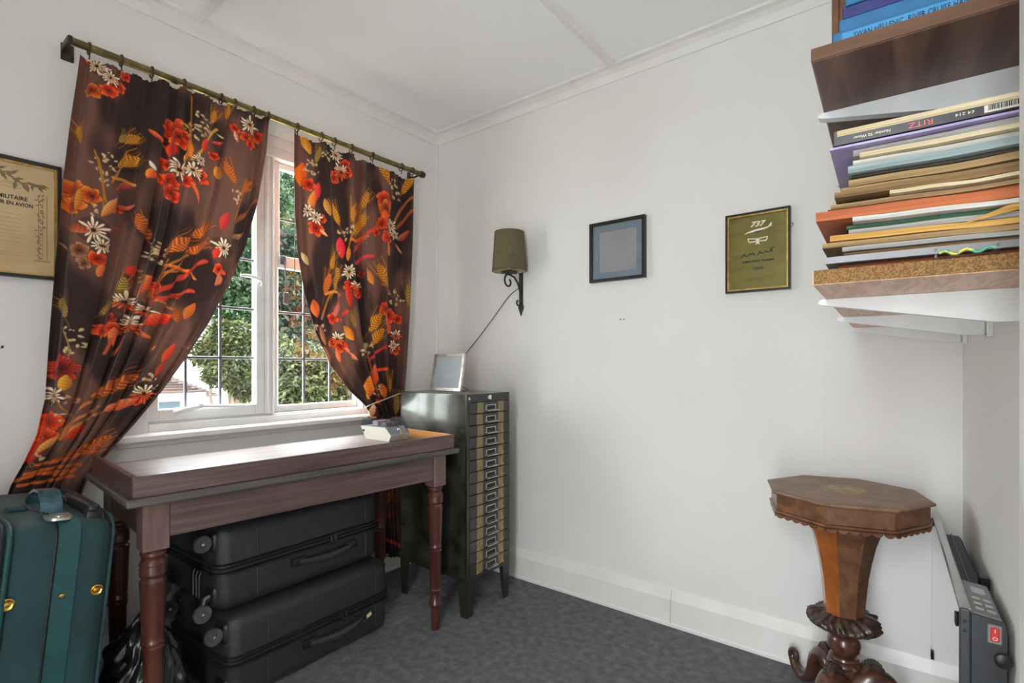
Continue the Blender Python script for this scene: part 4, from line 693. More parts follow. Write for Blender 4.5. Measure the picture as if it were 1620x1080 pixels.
for a_, b_ in ((2, 3), (3, 4), (4, 0)):
    (xa, za_), (xb, zb_) = prof_hi[a_], prof_hi[b_]; dx_, dz_ = xb - xa, zb_ - za_; ll = math.hypot(dx_, dz_); nx_, nz_ = -dz_ / ll * 0.0025, dx_ / ll * 0.0025
    lid.prism([(xa, za_), (xb, zb_), (xb + nx_, zb_ + nz_), (xa + nx_, za_ + nz_)], 0.0027, wy - 0.0027, Mz)
lid = lid.build('clear_lid', M_acrylic, bx)
MB().box((-0.135, 0.02, 0.0582), (-0.095, 0.085, 0.078)).build('printed_note', M_note1, bx); MB().box((-0.085, 0.02, 0.0582), (-0.040, 0.085, 0.075)).build('printed_note', M_note2, bx)
ls = Vector((0.004, 0.048, 0.045)); lk = MB().lathe([(0.007, 0), (0.008, 0.004), (0.005, 0.009)], 12, T(*ls) @ RY(math.radians(60))).build('lock', M_chrome, bx)
mb = MB().lathe([(0.009, 0), (0.009, 0.002)], 14, T(0.018, 0.050, 0.036) @ RX(PI / 2)); mb.box((0.0160, 0.048, 0.008), (0.0205, 0.0502, 0.030)); mb.build('key', mat('brass_key', (206, 172, 122), rough=0.35, metal=0.5), lk)
MB().tube([(0.006, 0.050, 0.050), (-0.014, 0.040, 0.084)], 0.0016, 6).build('stay_rod', M_black, lid)
MB().lathe([(0.005, 0), (0.005, 0.003)], 12, T(-0.168, 0.0, 0.036) @ RX(PI / 2)).build('hinge', M_ebony, bx)
# ------------------------------------------------------------------ black suitcases stacked under the table
def split_shell(a, b, r, zc):
    out = []
    for up in (False, True):
        bm = bmesh.new(); bmesh.ops.create_cube(bm, size=1)
        for v in bm.verts: v.co = Vector([(a[i] + b[i]) / 2 + v.co[i] * (b[i] - a[i]) for i in range(3)])
        bmesh.ops.bevel(bm, geom=bm.edges[:], offset=r, segments=5, profile=0.5, affect='EDGES')
        bmesh.ops.bisect_plane(bm, geom=bm.verts[:] + bm.edges[:] + bm.faces[:], plane_co=(0, 0, zc), plane_no=(0, 0, 1), clear_outer=not up, clear_inner=up)
        bmesh.ops.holes_fill(bm, edges=[e for e in bm.edges if e.is_boundary]); out.append(MB().bm(bm, True))
    return out
def rrect(x0, y0, x1, y1, r, n=8):
    pts = []
    for cx_, cy_, a0 in ((x1 - r, y1 - r, 0), (x0 + r, y1 - r, PI / 2), (x0 + r, y0 + r, PI), (x1 - r, y0 + r, 1.5 * PI)):
        for k in range(n + 1): t = a0 + PI / 2 * k / n; pts.append((cx_ + r * math.cos(t), cy_ + r * math.sin(t)))
    return pts
M_stripe = mat('pale_grey_stripe', (150, 150, 150), rough=0.5); M_sticker = mat('cream_sticker', (222, 206, 160), (206, 188, 140), rough=0.6, scale=(30, 30, 30))
M_handle = mat('soft_black_handle', (44, 45, 47), (54, 55, 57), rough=0.38, scale=(40, 40, 40))
def suitcase(label, loc, rz, D, L, H, sticker, stripes):
    s_ = thing('suitcase', label, 'suitcase', loc, rz, 'black suitcases under the table'); zc = H * 0.5
    lo, up = split_shell((-D, -L, 0.0), (0, 0, H), 0.045, zc); lo.build('shell_half', M_case, s_); up.build('shell_half', M_case, s_)
    for dz, t, w in ((-0.013, 0.007, 0.004), (0.0, 0.006, 0.002), (0.013, 0.007, 0.004)):
        p = rrect(-D - w, -L - w, w, w, 0.048); mb = MB(); mb.tube([(x, y, zc + dz) for x, y in p + p[:1]], t, 6, flat=0.8); mb.build('zip_band', M_black if dz else M_zip, s_)
    for y in (-L + 0.13, -0.07):                                  # moulded ribs down the handle side
        MB().rbox((-0.002, y - 0.003, 0.03), (0.0015, y + 0.003, zc - 0.025), 0.0014, 1).build('rib', M_case, s_); MB().rbox((-0.002, y - 0.003, zc + 0.025), (0.0015, y + 0.003, H - 0.03), 0.0014, 1).build('rib', M_case, s_)
    hy_ = -L * 0.40; hz = zc - 0.045; h_ = MB().rbox((-0.002, hy_ - 0.135, hz - 0.016), (0.012, hy_ - 0.085, hz + 0.014), 0.004, 2).build('handle_mount', M_black, s_); MB().rbox((-0.002, hy_ + 0.085, hz - 0.016), (0.012, hy_ + 0.135, hz + 0.014), 0.004, 2).build('handle_mount', M_black, s_)
    MB().tube([(0.010, hy_ - 0.11, hz), (0.020, hy_ - 0.075, hz - 0.004), (0.026, hy_, hz - 0.008), (0.020, hy_ + 0.075, hz - 0.004), (0.010, hy_ + 0.11, hz)], [0.009, 0.011, 0.013, 0.011, 0.009], 10).build('carry_handle', M_handle, h_)
    for k in (0.02, 0.038): MB().rbox((0.000, hy_ + k, zc - 0.022), (0.010, hy_ + k + 0.012, zc + 0.016), 0.003, 1).build('zip_pull', M_black, s_)
    for wx_ in (-0.055, -D + 0.055):                              # four castors on the end
        for wz in (0.055, H - 0.055):
            mb = MB().rbox((wx_ - 0.035, -L - 0.006, wz - 0.035), (wx_ + 0.035, -L + 0.04, wz + 0.035), 0.016, 3); hs = mb.build('wheel_housing', M_black, s_)
            mb = MB().tube([(wx_ + 0.006, -L + 0.01, wz), (wx_ + 0.006, -L - 0.018, wz - 0.004), (wx_ + 0.010, -L - 0.026, wz + (0.003 if wz > zc else -0.024))], [0.018, 0.016, 0.011], 10); mb.build('wheel_fork', M_black, hs)
            dzw = (0.004 if wz > zc else -0.042 if stripes else -0.022); mw = T(wx_ + 0.020, -L - 0.030, wz + dzw) @ RY(PI / 2)
            MB().lathe([(0.013, -0.006), (0.026, -0.007), (0.0275, -0.003), (0.0275, 0.003), (0.026, 0.007), (0.013, 0.006), (0.011, 0.004), (0.005, 0.004), (0.004, 0.008)], 22, mw).build('wheel', M_rubber, hs)
            MB().lathe([(0.0045, 0.006), (0.0045, 0.0095), (0.002, 0.0105)], 10, mw).build('axle_cap', M_chrome, hs)
    if stripes:
        for k in range(3):
            mb = MB().tube([(-0.17 + k * 0.022, -L - 0.001, -0.0 + 0.03), (-0.17 + k * 0.022, -L - 0.001, 0.10), (-0.155 + k * 0.024, -L - 0.001, 0.125)], 0.002, 6); mb.build('stripe', M_stripe, s_)
    if sticker: MB().box((0.0, -0.022, -0.007), (0.0014, 0.022, 0.007), RX(0.35)).build('sticker', M_sticker, s_, loc=(0.0005, -0.115, 0.090))
    mb = MB().lathe([(0.010, 0), (0.010, 0.006)], 12, T(-D * 0.5, -0.001, zc) @ RX(-PI / 2)); mb.build('foot_stud', M_black, s_)
    return s_
suitcase('lower black hard-shell suitcase lying flat on the carpet, with a cream sticker', (0.492, -0.745, 0.001), math.radians(2.3), 0.43, 0.650, 0.288, True, False)
suitcase('black hard-shell suitcase on top of the stack, pushed up close under the table apron', (0.462, -0.772, 0.290), math.radians(1.5), 0.42, 0.640, 0.285, False, True)

# ------------------------------------------------------------------ green suitcase leaning on the table end
gs = thing('suitcase', 'tall teal fabric suitcase standing on end at the left of the table, with brass studs', 'suitcase', (0.36, -1.879, 0.0115), 0.0)
gs.rotation_euler = (-math.radians(5.5), 0, 0)
gw, gl, gh = 0.1075, 0.255, 0.703
mb = MB().rbox((-gl, -gw, 0), (gl, gw, gh), 0.045, 6); mb.build('body', M_green, gs)
for y in (-gw + 0.010,):
    P = []
    for x, z in rrect(-gl - 0.001, 0.0 - 0.001, gl + 0.001, gh + 0.001, 0.047): P.append((x, y + 0.004, z))
    MB().tube(P + P[:1], 0.0055, 8).build('piping', M_green2, gs)
    MB().tube([(x * 1.001, yy - 0.014, z) for x, yy, z in P + P[:1]], 0.006, 8).build('zip', M_zip, gs)
P = [(x, gw - 0.008, z) for x, z in rrect(-gl - 0.001, -0.001, gl + 0.001, gh + 0.001, 0.047)]; MB().tube(P + P[:1], 0.0035, 8).build('piping', M_green, gs)
# webbing strap over the top and down the front side
P = [(gl - 0.004 + 0.0055, z) for z in np.linspace(0.02, gh - 0.05, 8)]
arc = [(gl - 0.0445 + 0.046 * math.sin(t), gh - 0.0445 + 0.046 * math.cos(t)) for t in np.linspace(PI / 2, 0, 9)]; path = [(gl + 0.0015, z) for z in np.linspace(0.02, gh - 0.06, 8)] + arc + [(x, gh + 0.0015) for x in np.linspace(gl - 0.06, 0.10, 6)]
def ribbon(path, y0, y1, t=0.002):
    mb = MB(); n = len(path); vs = []
    for i in range(n):
        a = Vector((path[max(i - 1, 0)][0], path[max(i - 1, 0)][1])); b = Vector((path[min(i + 1, n - 1)][0], path[min(i + 1, n - 1)][1])); d = (b - a).normalized(); nn = Vector((d.y, -d.x)); p = Vector(path[i]); q = p + nn * t
        vs += [(p.x, y0, p.y), (q.x, y0, q.y), (q.x, y1, q.y), (p.x, y1, p.y)]
    fs = [(4*i+k, 4*i+(k+1) % 4, 4*i+4+(k+1) % 4, 4*i+4+k) for i in range(n - 1) for k in range(4)] + [(3, 2, 1, 0), tuple(4*(n-1)+k for k in range(4))]
    return mb.add(vs, fs, True)
ribbon(path, -0.008, 0.034).build('strap', M_green2, gs)
mb = MB(); mb.tube([(x + 0.002, -0.012, z + 0.002) for x, z in path], 0.0022, 6); mb.build('cord', M_black, gs)
for x_, y_, z_, r in ((gl, -0.085, 0.535, 0.014), (gl, 0.078, 0.530, 0.013)):
    MB().lathe([(r, 0), (r, 0.003), (r * 0.85, 0.0045), (r * 0.7, 0.0028), (r * 0.5, 0.0025), (r * 0.42, 0.0048), (r * 0.15, 0.0055)], 20, T(gl - 0.0005, y_, z_) @ RY(PI / 2)).build('stud', M_gold, gs)
MB().lathe([(0.0055, 0), (0.0055, 0.003), (0.003, 0.005)], 14, T(gl + 0.003, 0.010, 0.532) @ RY(PI / 2)).build('stud', M_gold, gs)
# leather carrying handle folded up on the top
mb = MB(); hb = ribbon([(0.165, gh + 0.004), (0.155, gh + 0.030), (0.12, gh + 0.052), (0.07, gh + 0.050), (0.02, gh + 0.032), (0.005, gh + 0.006)], -0.030, 0.012, 0.006); hb.build('carry_handle', M_leather, gs)
mb = MB().rbox((0.150, -0.028, gh), (0.172, 0.018, gh + 0.010), 0.004, 2); mb.build('handle_loop', M_green2, gs)
mb = MB().prism(rrect(0.166, -0.028, 0.236, 0.022, 0.018), gh + 0.003, gh + 0.009); mb.lathe([(0.009, gh + 0.009), (0.009, gh + 0.011), (0.006, gh + 0.0115)], 14, T(0.21, -0.002, 0)); mb.build('handle_plate', M_silver, gs)
mb = MB().rbox((0.03, -0.075, gh - 0.001), (0.065, -0.035, gh + 0.012), 0.004, 2); mb.build('strap_keeper', M_green2, gs)
mb = MB().tube(resample([(0.19, -0.02, gh + 0.012), (0.10, -0.05, gh + 0.014), (-0.02, -0.03, gh + 0.03), (-0.08, 0.0, gh + 0.008), (-0.02, 0.04, gh + 0.008), (0.05, 0.06, gh + 0.006), (0.13, 0.07, gh + 0.004)], 30), 0.0022, 6); mb.build('cord', M_black, gs)
mb = MB().rbox((-0.02, 0.052, gh - 0.004), (0.215, 0.078, gh + 0.030), 0.008, 3); mb.rbox((-0.02, 0.048, gh - 0.004), (0.01, 0.082, gh + 0.016), 0.004, 2); mb.rbox((0.195, 0.048, gh - 0.01), (0.225, 0.082, gh + 0.016), 0.004, 2); mb.build('trolley_handle', M_black, gs)

# ------------------------------------------------------------------ bin liner
def crumple(nu, nv, fr, seed):
    rg = np.random.default_rng(seed); K = rg.normal(size=(40, 3)); K *= (rg.uniform(2.5, 8, 40) / np.linalg.norm(K, axis=1))[:, None]; Ph = rg.uniform(0, 7, 40); vs = []
    for j in range(nv):
        t = j / (nv - 1)
        for i in range(nu):
            a = 2 * PI * i / nu; r, z = fr(t); d = np.array([math.cos(a), math.sin(a), 2 * t]); w = np.abs(np.sin(K @ d + Ph)); n_ = (w.mean() - 0.63) * 1.6 + 0.10 * abs(math.sin(9 * a + 3 * math.sin(5 * t))) - 0.05
            vs.append((r * 1.25 * math.cos(a) * (1 + n_), r * math.sin(a) * (1 + n_), z * (1 + 0.25 * n_ * t)))
    fs = [(j*nu+i, j*nu+(i+1) % nu, (j+1)*nu+(i+1) % nu, (j+1)*nu+i) for j in range(nv - 1) for i in range(nu)] + [tuple(range(nu - 1, -1, -1)), tuple((nv-1)*nu+i for i in range(nu))]
    return MB().add(vs, fs, True)
bb = crumple(90, 60, lambda t: (0.100 * math.sin(min(1, t * 0.82 + 0.22) * PI) ** 0.6 * (1 - 0.25 * t) + 0.012, 0.345 * t), 4)
tag(bb.build('bin_bag', M_bag, loc=(0.40, -1.585, 0.001), auto=0), 'crumpled black plastic bin bag between the teal suitcase and the black cases', 'bag')

# ------------------------------------------------------------------ octagonal work table
ot = thing('work_table', 'octagonal walnut trumpet work table on three carved scroll feet', 'table', (2.041, -0.265, 0))
OR, PH = 0.2195, 3.042; TZ = 0.710
def oct(mb, prof): return mb.lathe(prof, 8, None, False, True, PH)
oct(MB(), [(OR - 0.012, TZ - 0.014), (OR - 0.002, TZ - 0.011), (OR, TZ - 0.007), (OR - 0.002, TZ - 0.003), (OR - 0.014, TZ - 0.0005), (OR - 0.026, TZ)]).build('table_top', M_walnut_top, ot)
mb = MB().lathe([(0.058, 0), (0.058, 0.0006)], 26, T(0.0, 0.0, TZ - 0.0001), sx=1.0, sy=1.0); mb.build('inlay', M_inlay, ot)
oct(MB(), [(OR - 0.020, TZ - 0.062), (OR - 0.013, TZ - 0.060), (OR - 0.013, TZ - 0.014)]).build('frieze', M_walnut, ot)
oct(MB(), [(OR - 0.02, TZ - 0.072), (OR - 0.009, TZ - 0.070), (OR - 0.006, TZ - 0.066), (OR - 0.009, TZ - 0.062), (OR - 0.013, TZ - 0.061), (OR - 0.02, TZ - 0.061)]).build('lower_moulding', M_walnut, ot)
for k in range(8):
    a0 = PH + k * PI / 4; a1 = a0 + PI / 4; r = OR - 0.012; p = Vector((r * math.cos(a0), r * math.sin(a0), 0)); q = Vector((r * math.cos(a1), r * math.sin(a1), 0)); n = 6; e = (q - p) / n
    for j in range(n):
        c = p + e * (j + 0.5); ang = math.atan2(e.y, e.x); poly = [(e.length * 0.47 * math.cos(t), -0.011 * math.sin(t)) for t in np.linspace(0, PI, 8)]
        MB().prism(poly, -0.003, 0.003, T(c.x, c.y, TZ - 0.0715) @ RZ(ang) @ RX(PI / 2)).build('scallop', M_walnut, ot)
tr = [(0.054, 0.338), (0.055, 0.36), (0.058, 0.40), (0.063, 0.45), (0.071, 0.50), (0.083, 0.555), (0.098, 0.600), (0.118, 0.640)]
for k in range(8):
    a0 = PH + k * PI / 4; a1 = a0 + PI / 4; vs = []
    for r, z in tr: vs += [(r * math.cos(a0), r * math.sin(a0), z), (r * math.cos(a1), r * math.sin(a1), z)]
    m = len(tr); vs2 = [(x * 0.9, y * 0.9, z) for x, y, z in vs]; n = 2 * m
    fs = [(2*i, 2*i+1, 2*i+3, 2*i+2) for i in range(m - 1)] + [(n+2*i+2, n+2*i+3, n+2*i+1, n+2*i) for i in range(m - 1)] + [(2*i, 2*i+2, n+2*i+2, n+2*i) for i in range(m - 1)] + [(2*i+1, n+2*i+1, n+2*i+3, 2*i+3) for i in range(m - 1)] + [(0, n, n+1, 1), (2*m-2, 2*m-1, n+2*m-1, n+2*m-2)]
    MB().add(vs + vs2, fs).build('trumpet_facet', M_walnut_or if k in (0, 1) else M_walnut, ot)
# carved collar
def carved(prof, nseg, amp, seed, M=None, freq=9):
    vs = []; fs = []
    for j, (r, z) in enumerate(prof):
        for i in range(nseg):
            a = 2 * PI * i / nseg; t = j / (len(prof) - 1); k = amp * math.sin(PI * t) * (math.sin(freq * a) * math.cos(freq * 0.5 * a + 6 * t) + 0.6 * math.sin(freq * 2.1 * a + 9 * t)); vs.append(((r + k) * math.cos(a), (r + k) * math.sin(a), z + k * 0.9))
    m = len(prof)
    for j in range(m - 1):
        for i in range(nseg): i2 = (i + 1) % nseg; fs.append((j*nseg+i, j*nseg+i2, (j+1)*nseg+i2, (j+1)*nseg+i))
    fs += [tuple(range(nseg - 1, -1, -1)), tuple((m-1)*nseg+i for i in range(nseg))]; return MB().add(vs, fs, True, M)
cprof = [(0.030, 0.288), (0.060, 0.292), (0.085, 0.298), (0.096, 0.305), (0.0975, 0.313), (0.092, 0.321), (0.083, 0.328), (0.072, 0.334), (0.062, 0.338), (0.05, 0.340)]
carved(cprof, 144, 0.0065, 1, None, 11).build('carved_collar', M_carved, ot, auto=0)
MB().lathe([(0.020, 0.288), (0.021, 0.280), (0.034, 0.272), (0.043, 0.258), (0.0455, 0.245), (0.042, 0.228), (0.032, 0.216), (0.028, 0.212)], 28).build('knop', M_wred, ot)
MB().lathe([(0.028, 0.213), (0.038, 0.208), (0.041, 0.202), (0.038, 0.196), (0.043, 0.192), (0.046, 0.186), (0.042, 0.178), (0.036, 0.172), (0.034, 0.08), (0.030, 0.06), (0.010, 0.052)], 28).build('hub', M_wred, ot)
for k in range(3):
    ang = math.atan2(0.198, -0.177) + k * 2 * PI / 3
    pts = [(0.03, 0.135), (0.065, 0.168), (0.095, 0.172), (0.122, 0.150), (0.137, 0.110), (0.150, 0.068), (0.172, 0.038), (0.202, 0.026), (0.232, 0.034), (0.252, 0.052), (0.256, 0.070)]
    rs = [0.040, 0.036, 0.031, 0.028, 0.025, 0.0225, 0.021, 0.0205, 0.020, 0.018, 0.016]
    P = resample([(x, 0, z) for x, z in pts], 44); rr_ = list(np.interp(np.linspace(0, 1, 44), np.linspace(0, 1, len(rs)), rs))
    lg = MB().tube([tuple(p) for p in P], rr_, 12, RZ(ang) @ T(0, 0, -0.005), flat=0.8).build('scroll_foot', M_wred, ot)
    mb = MB().tube([(0.250 + 0.016 * math.cos(t) * (1 - t / 9), 0, 0.070 + 0.020 * math.sin(t) * (1 - t / 9)) for t in np.linspace(-0.5, 5.2, 26)], 0.011, 8, RZ(ang) @ T(0, 0, -0.003)); mb.build('scroll', M_carved, lg)
    mb = MB(); N_ = 26      # carved acanthus along the knee
    for i in range(N_):
        t = i / (N_ - 1); x = 0.045 + 0.085 * t; z = 0.168 + 0.033 * math.sin(PI * min(1, t * 1.1 + 0.12)) - 0.06 * max(0, t - 0.55); w = 0.017 * (1 - 0.4 * t)
        for sy in (-1, 0, 1): mb.rbox((x - 0.006, sy * w * 0.7 - w * 0.42, z - 0.014), (x + 0.005, sy * w * 0.7 + w * 0.42, z + 0.003 + 0.003 * ((i + sy) % 2)), 0.003, 1, RZ(ang))
    mb.build('acanthus_carving', M_carved, lg)

# ------------------------------------------------------------------ panel heater along the right wall
ht = thing('panel_heater', 'slim dark panel heater with glossy black glass front by the right wall', 'heater', RW(0, 0, 0), TH)
def hb_(name, off0, off1, s0, s1, z0, z1, m, parent=ht, r=0.002, seg=1): return MB().rbox((-off1, -s1, z0), (-off0, -s0, z1), r, seg, smooth=False).build(name, m, parent)
HZ = 0.627
hb_('glass_front', 0.070, 0.0765, 0.05, 0.815, 0.14, HZ - 0.006, M_hglass)
hb_('top_trim', 0.059, 0.078, 0.05, 0.82, HZ - 0.008, HZ, M_alu, r=0.003, seg=2)
hb_('end_trim', 0.061, 0.078, 0.816, 0.824, 0.125, HZ - 0.001, M_hbody, r=0.003, seg=2)
hb_('body', 0.016, 0.062, 0.15, 0.815, 0.13, 0.592, M_hbody, r=0.006, seg=2)
mb = MB().prism([(-0.060, 0.55), (-0.060, 0.618), (-0.014, 0.612), (-0.010, 0.596), (-0.012, 0.13), (-0.060, 0.13)], 0, 0.014, Matrix(((1, 0, 0, 0), (0, 0, -1, -0.806), (0, 1, 0, 0), (0, 0, 0, 1)))); mb.build('end_cap', M_hbody, ht)
gr = hb_('grille', 0.022, 0.058, 0.17, 0.60, 0.590, 0.596, M_black)
mb = MB()
for k in range(60):
    y = -0.18 - 0.41 * k / 60; mb.box((-0.056, y, 0.596), (-0.042, y + 0.0035, 0.600)); mb.box((-0.038, y, 0.596), (-0.024, y + 0.0035, 0.600))
mb.box((-0.042, -0.60, 0.596), (-0.039, -0.17, 0.602)); o = mb.build('grille_bars', M_hbody, gr); o['kind'] = 'stuff'
Mp = T(-0.059, -0.812, 0.6195) @ RY(math.radians(7))
cp = MB().rbox((0, 0, -0.02), (0.044, 0.185, 0.0), 0.002, 1, Mp, smooth=False).build('control_panel', M_hpanel, ht)
MB().box((0.012, 0.120, 0.0), (0.034, 0.152, 0.0008), Mp).build('display', M_lcd, cp)
for i in range(3):
    for j in range(2): MB().rbox((0.008 + j * 0.017, 0.020 + i * 0.028, 0.0), (0.021 + j * 0.017, 0.032 + i * 0.028, 0.002), 0.0015, 1, Mp).build('button', M_chrome, cp)
def hend(name, o0, o1, z0, z1, d0, d1, m, r=0.002): return MB().rbox((-o1, -d1, z0), (-o0, -d0, z1), r, 1, smooth=False)
sw = hend('', 0.017, 0.038, 0.571, 0.6065, 0.819, 0.8225, None).build('switch_bezel', M_hpanel, ht)
hend('', 0.021, 0.034, 0.576, 0.602, 0.8215, 0.8255, None, 0.003).build('rocker', M_red, sw)
text_mesh('I', 0.010, M_inkcream, sw, (-0.0275, -0.8258, 0.596), 'back', 'rocker_mark'); text_mesh('O', 0.010, M_inkcream, sw, (-0.0275, -0.8258, 0.582), 'back', 'rocker_mark')
for z in (0.603, 0.585): MB().lathe([(0.0035, 0), (0.0035, 0.002), (0.002, 0.002), (0.0015, 0.001)], 10, T(-0.070, -0.823, z) @ RX(PI / 2)).build('screw', M_ebony, ht)
for s_, z in ((0.78, 0.588), (0.055, 0.19)): hb_('rubber_clip', 0.0765, 0.081, s_ - 0.012, s_ + 0.012, z - 0.012, z + 0.012, M_ebony)
hb_('rubber_clip', 0.0765, 0.083, 0.07, 0.10, HZ - 0.028, HZ - 0.008, M_ebony)
MB().lathe([(0.013, 0), (0.013, 0.012), (0.008, 0.014)], 14, T(-0.016, -0.818, 0.545) @ RX(PI / 2)).build('knob', M_ebony, ht)
for s_ in (0.37, 0.72):
    hb_('foot', 0.004, 0.12, s_ - 0.012, s_ + 0.012, 0.0, 0.016, M_black); hb_('foot_stem', 0.030, 0.050, s_ - 0.01, s_ + 0.01, 0.012, 0.14, M_black)
hb_('wall_clip', 0.004, 0.022, 0.54, 0.57, 0.585, 0.612, M_ebony)

# ------------------------------------------------------------------ shelves on the right wall
ZL, ZU, SE = 1.208, 1.547, 1.235
def rwbox(name, o0, o1, s0, s1, z0, z1, m, r=0.002, parent=None, origin=None):
    return MB().rbox((-o1, -s1, z0), (-o0, -s0, z1), r, 1, smooth=False).build(name, m, parent)
sh1 = thing('wall_shelf', 'pale laminate chipboard shelf with a raw cut end, holding the paper pile', 'shelf', RW(0, 0, ZL), TH, 'shelves on the right wall')
rwbox('board_core', 0.004, 0.278, 0.015, SE, 0.001, 0.0215, M_chip, 0.0005, sh1); rwbox('laminate_face', 0.004, 0.279, 0.015, SE - 0.002, 0.0, 0.0015, M_lamin, 0.0004, sh1); rwbox('laminate_edge', 0.278, 0.2795, 0.015, SE - 0.002, 0.0, 0.022, M_lamin, 0.0004, sh1)
sh2 = thing('wall_shelf', 'dark stained wooden shelf above the paper pile, with blue books on it', 'shelf', RW(0, 0, ZU), TH, 'shelves on the right wall')
rwbox('board', 0.004, 0.283, 0.015, SE - 0.012, 0.0, 0.020, M_shelfwood, 0.003, sh2); rwbox('raw_end', 0.004, 0.2825, SE - 0.0125, SE - 0.0105, 0.0005, 0.0195, M_shelfedge, 0.0005, sh2)
BR = {0.12: 'nearest the back corner', 0.58: 'in the middle', 1.02: 'nearest the camera'}
for s_, wh in BR.items():
    u = thing('shelf_upright', 'white slotted metal shelf upright on the right wall, ' + wh, 'upright', RW(0, s_, 1.15), TH, 'shelf uprights')
    MB().rbox((-0.012, -0.012, 0), (0, 0.012, 0.80), 0.002, 1, smooth=False).build('rail', M_bracket, u)
    for z in np.arange(0.03, 0.78, 0.05): MB().box((-0.0125, -0.003, z), (-0.0115, 0.003, z + 0.016)).build('slot', M_slot, u)
    for zt, nm in ((ZL, 'lower'), (ZU, 'upper')):
        h0, h1, ln = 0.052, 0.011, 0.285; b_ = MB(); poly = [(-0.012, -0.0005), (-ln, -0.0005), (-ln - 0.006, -0.004), (-ln - 0.006, -0.008), (-ln, -h1), (-0.05, -h0), (-0.012, -h0)]
        for y0 in (-0.010, 0.0075): b_.prism(poly, y0, y0 + 0.0025, RX(PI / 2))
        b_.prism([(-0.012, -h0), (-0.05, -h0), (-ln, -h1), (-ln - 0.006, -0.008), (-ln - 0.006, -0.006), (-ln, -h1 + 0.002), (-0.05, -h0 + 0.002), (-0.012, -h0 + 0.002)], -0.0075, 0.0075, RX(PI / 2)); b_.box((-0.016, -0.01, -h0), (-0.012, 0.01, -0.001))
        b_.lathe([(0.003, 0), (0.003, 0.0004)], 8, T(-0.21, -0.0101, -0.014) @ RX(PI / 2))
        tag(b_.build('shelf_bracket', M_bracket, loc=RW(0, s_, zt), rot=(0, 0, TH)), 'white tapered bracket under the %s shelf, %s' % ('pale laminate' if nm == 'lower' else 'dark wooden', wh), 'bracket', group='shelf brackets')

# ------------------------------------------------------------------ paper pile: one object for each item, bottom to top
LEVEL = [0]
def slab(name, label, cat, z, t, off, width, s_near, length, mats, bow=0.0, tilt=0.0, skew=0.0, group='paper pile on the laminate shelf', parts=None):
    nx, ny = 22, 2; vs = []; fs = []                               # a bowed sheaf: several columns across its width
    for j in range(ny):
        for i in range(nx):
            u = i / (nx - 1); x = -off - width * (1 - u); wv = min(1, LEVEL[0] * 0.15, (23 - LEVEL[0]) * 0.15); bz = (0.0015 * math.sin(4.2 * u + LEVEL[0] * 0.16) + 0.0006 * math.sin(11 * u + LEVEL[0] * 0.3)) * wv
            for k in range(2): vs.append((x - (0), (-s_near if j == 0 else -s_near + length) + (skew * (u - 0.5) if j == 0 else 0), bz + (t if k else 0)))
    def id_(i, j, k): return (j * nx + i) * 2 + k
    for i in range(nx - 1):
        fs += [(id_(i,0,0), id_(i+1,0,0), id_(i+1,0,1), id_(i,0,1)), (id_(i,1,0), id_(i,1,1), id_(i+1,1,1), id_(i+1,1,0)), (id_(i,0,1), id_(i+1,0,1), id_(i+1,1,1), id_(i,1,1)), (id_(i,0,0), id_(i,1,0), id_(i+1,1,0), id_(i+1,0,0))]
    fs += [(id_(0,0,0), id_(0,0,1), id_(0,1,1), id_(0,1,0)), (id_(nx-1,0,0), id_(nx-1,1,0), id_(nx-1,1,1), id_(nx-1,0,1))]
    o = MB().add(vs, fs).build(name, mats, loc=(P0[0], P0[1], z), rot=(0, 0, TH)); LEVEL[0] += 1; return tag(o, label, cat, group)
def pm(n, a, b, f=700, rough=0.85): return stripe_mat(n, a, b, f, rough)
pm_tan = pm('tan_pages', (176, 148, 106), (120, 94, 62)); pm_brown = pm('brown_pages', (148, 116, 78), (86, 64, 42)); pm_grey = pm('grey_pages', (176, 174, 168), (130, 126, 120)); pm_white = pm('pale_pages', (214, 212, 204), (166, 162, 152))
pm_teal = pm('pale_teal_pages', (156, 172, 172), (108, 124, 124)); pm_dark = pm('dark_pages', (74, 68, 58), (44, 40, 36)); pm_cream = pm('cream_pages', (220, 206, 172), (176, 156, 118)); pm_gold = pm('manila_paper', (214, 170, 96), (176, 128, 62), 200); pm_orange = pm('orange_card', (188, 106, 62), (160, 82, 44), 120, 0.6)
pm_rust = pm('rust_card', (150, 78, 48), (112, 56, 36), 200); pm_green = pm('green_edge', (74, 110, 84), (50, 70, 56)); pm_purple = mat('purple_card', (140, 126, 178), (170, 158, 200), rough=0.35, scale=(9, 9, 9)); pm_lilac = mat('slate_plastic', (126, 124, 132), (146, 144, 150), rough=0.4, scale=(9, 9, 60)); pm_foldergrey = mat('grey_folder', (150, 152, 154), (132, 134, 136), rough=0.4, scale=(6, 6, 6))
pm_blackmag = mat('black_magazine_spine', (38, 36, 40), (48, 46, 50), rough=0.35, scale=(20, 20, 20))
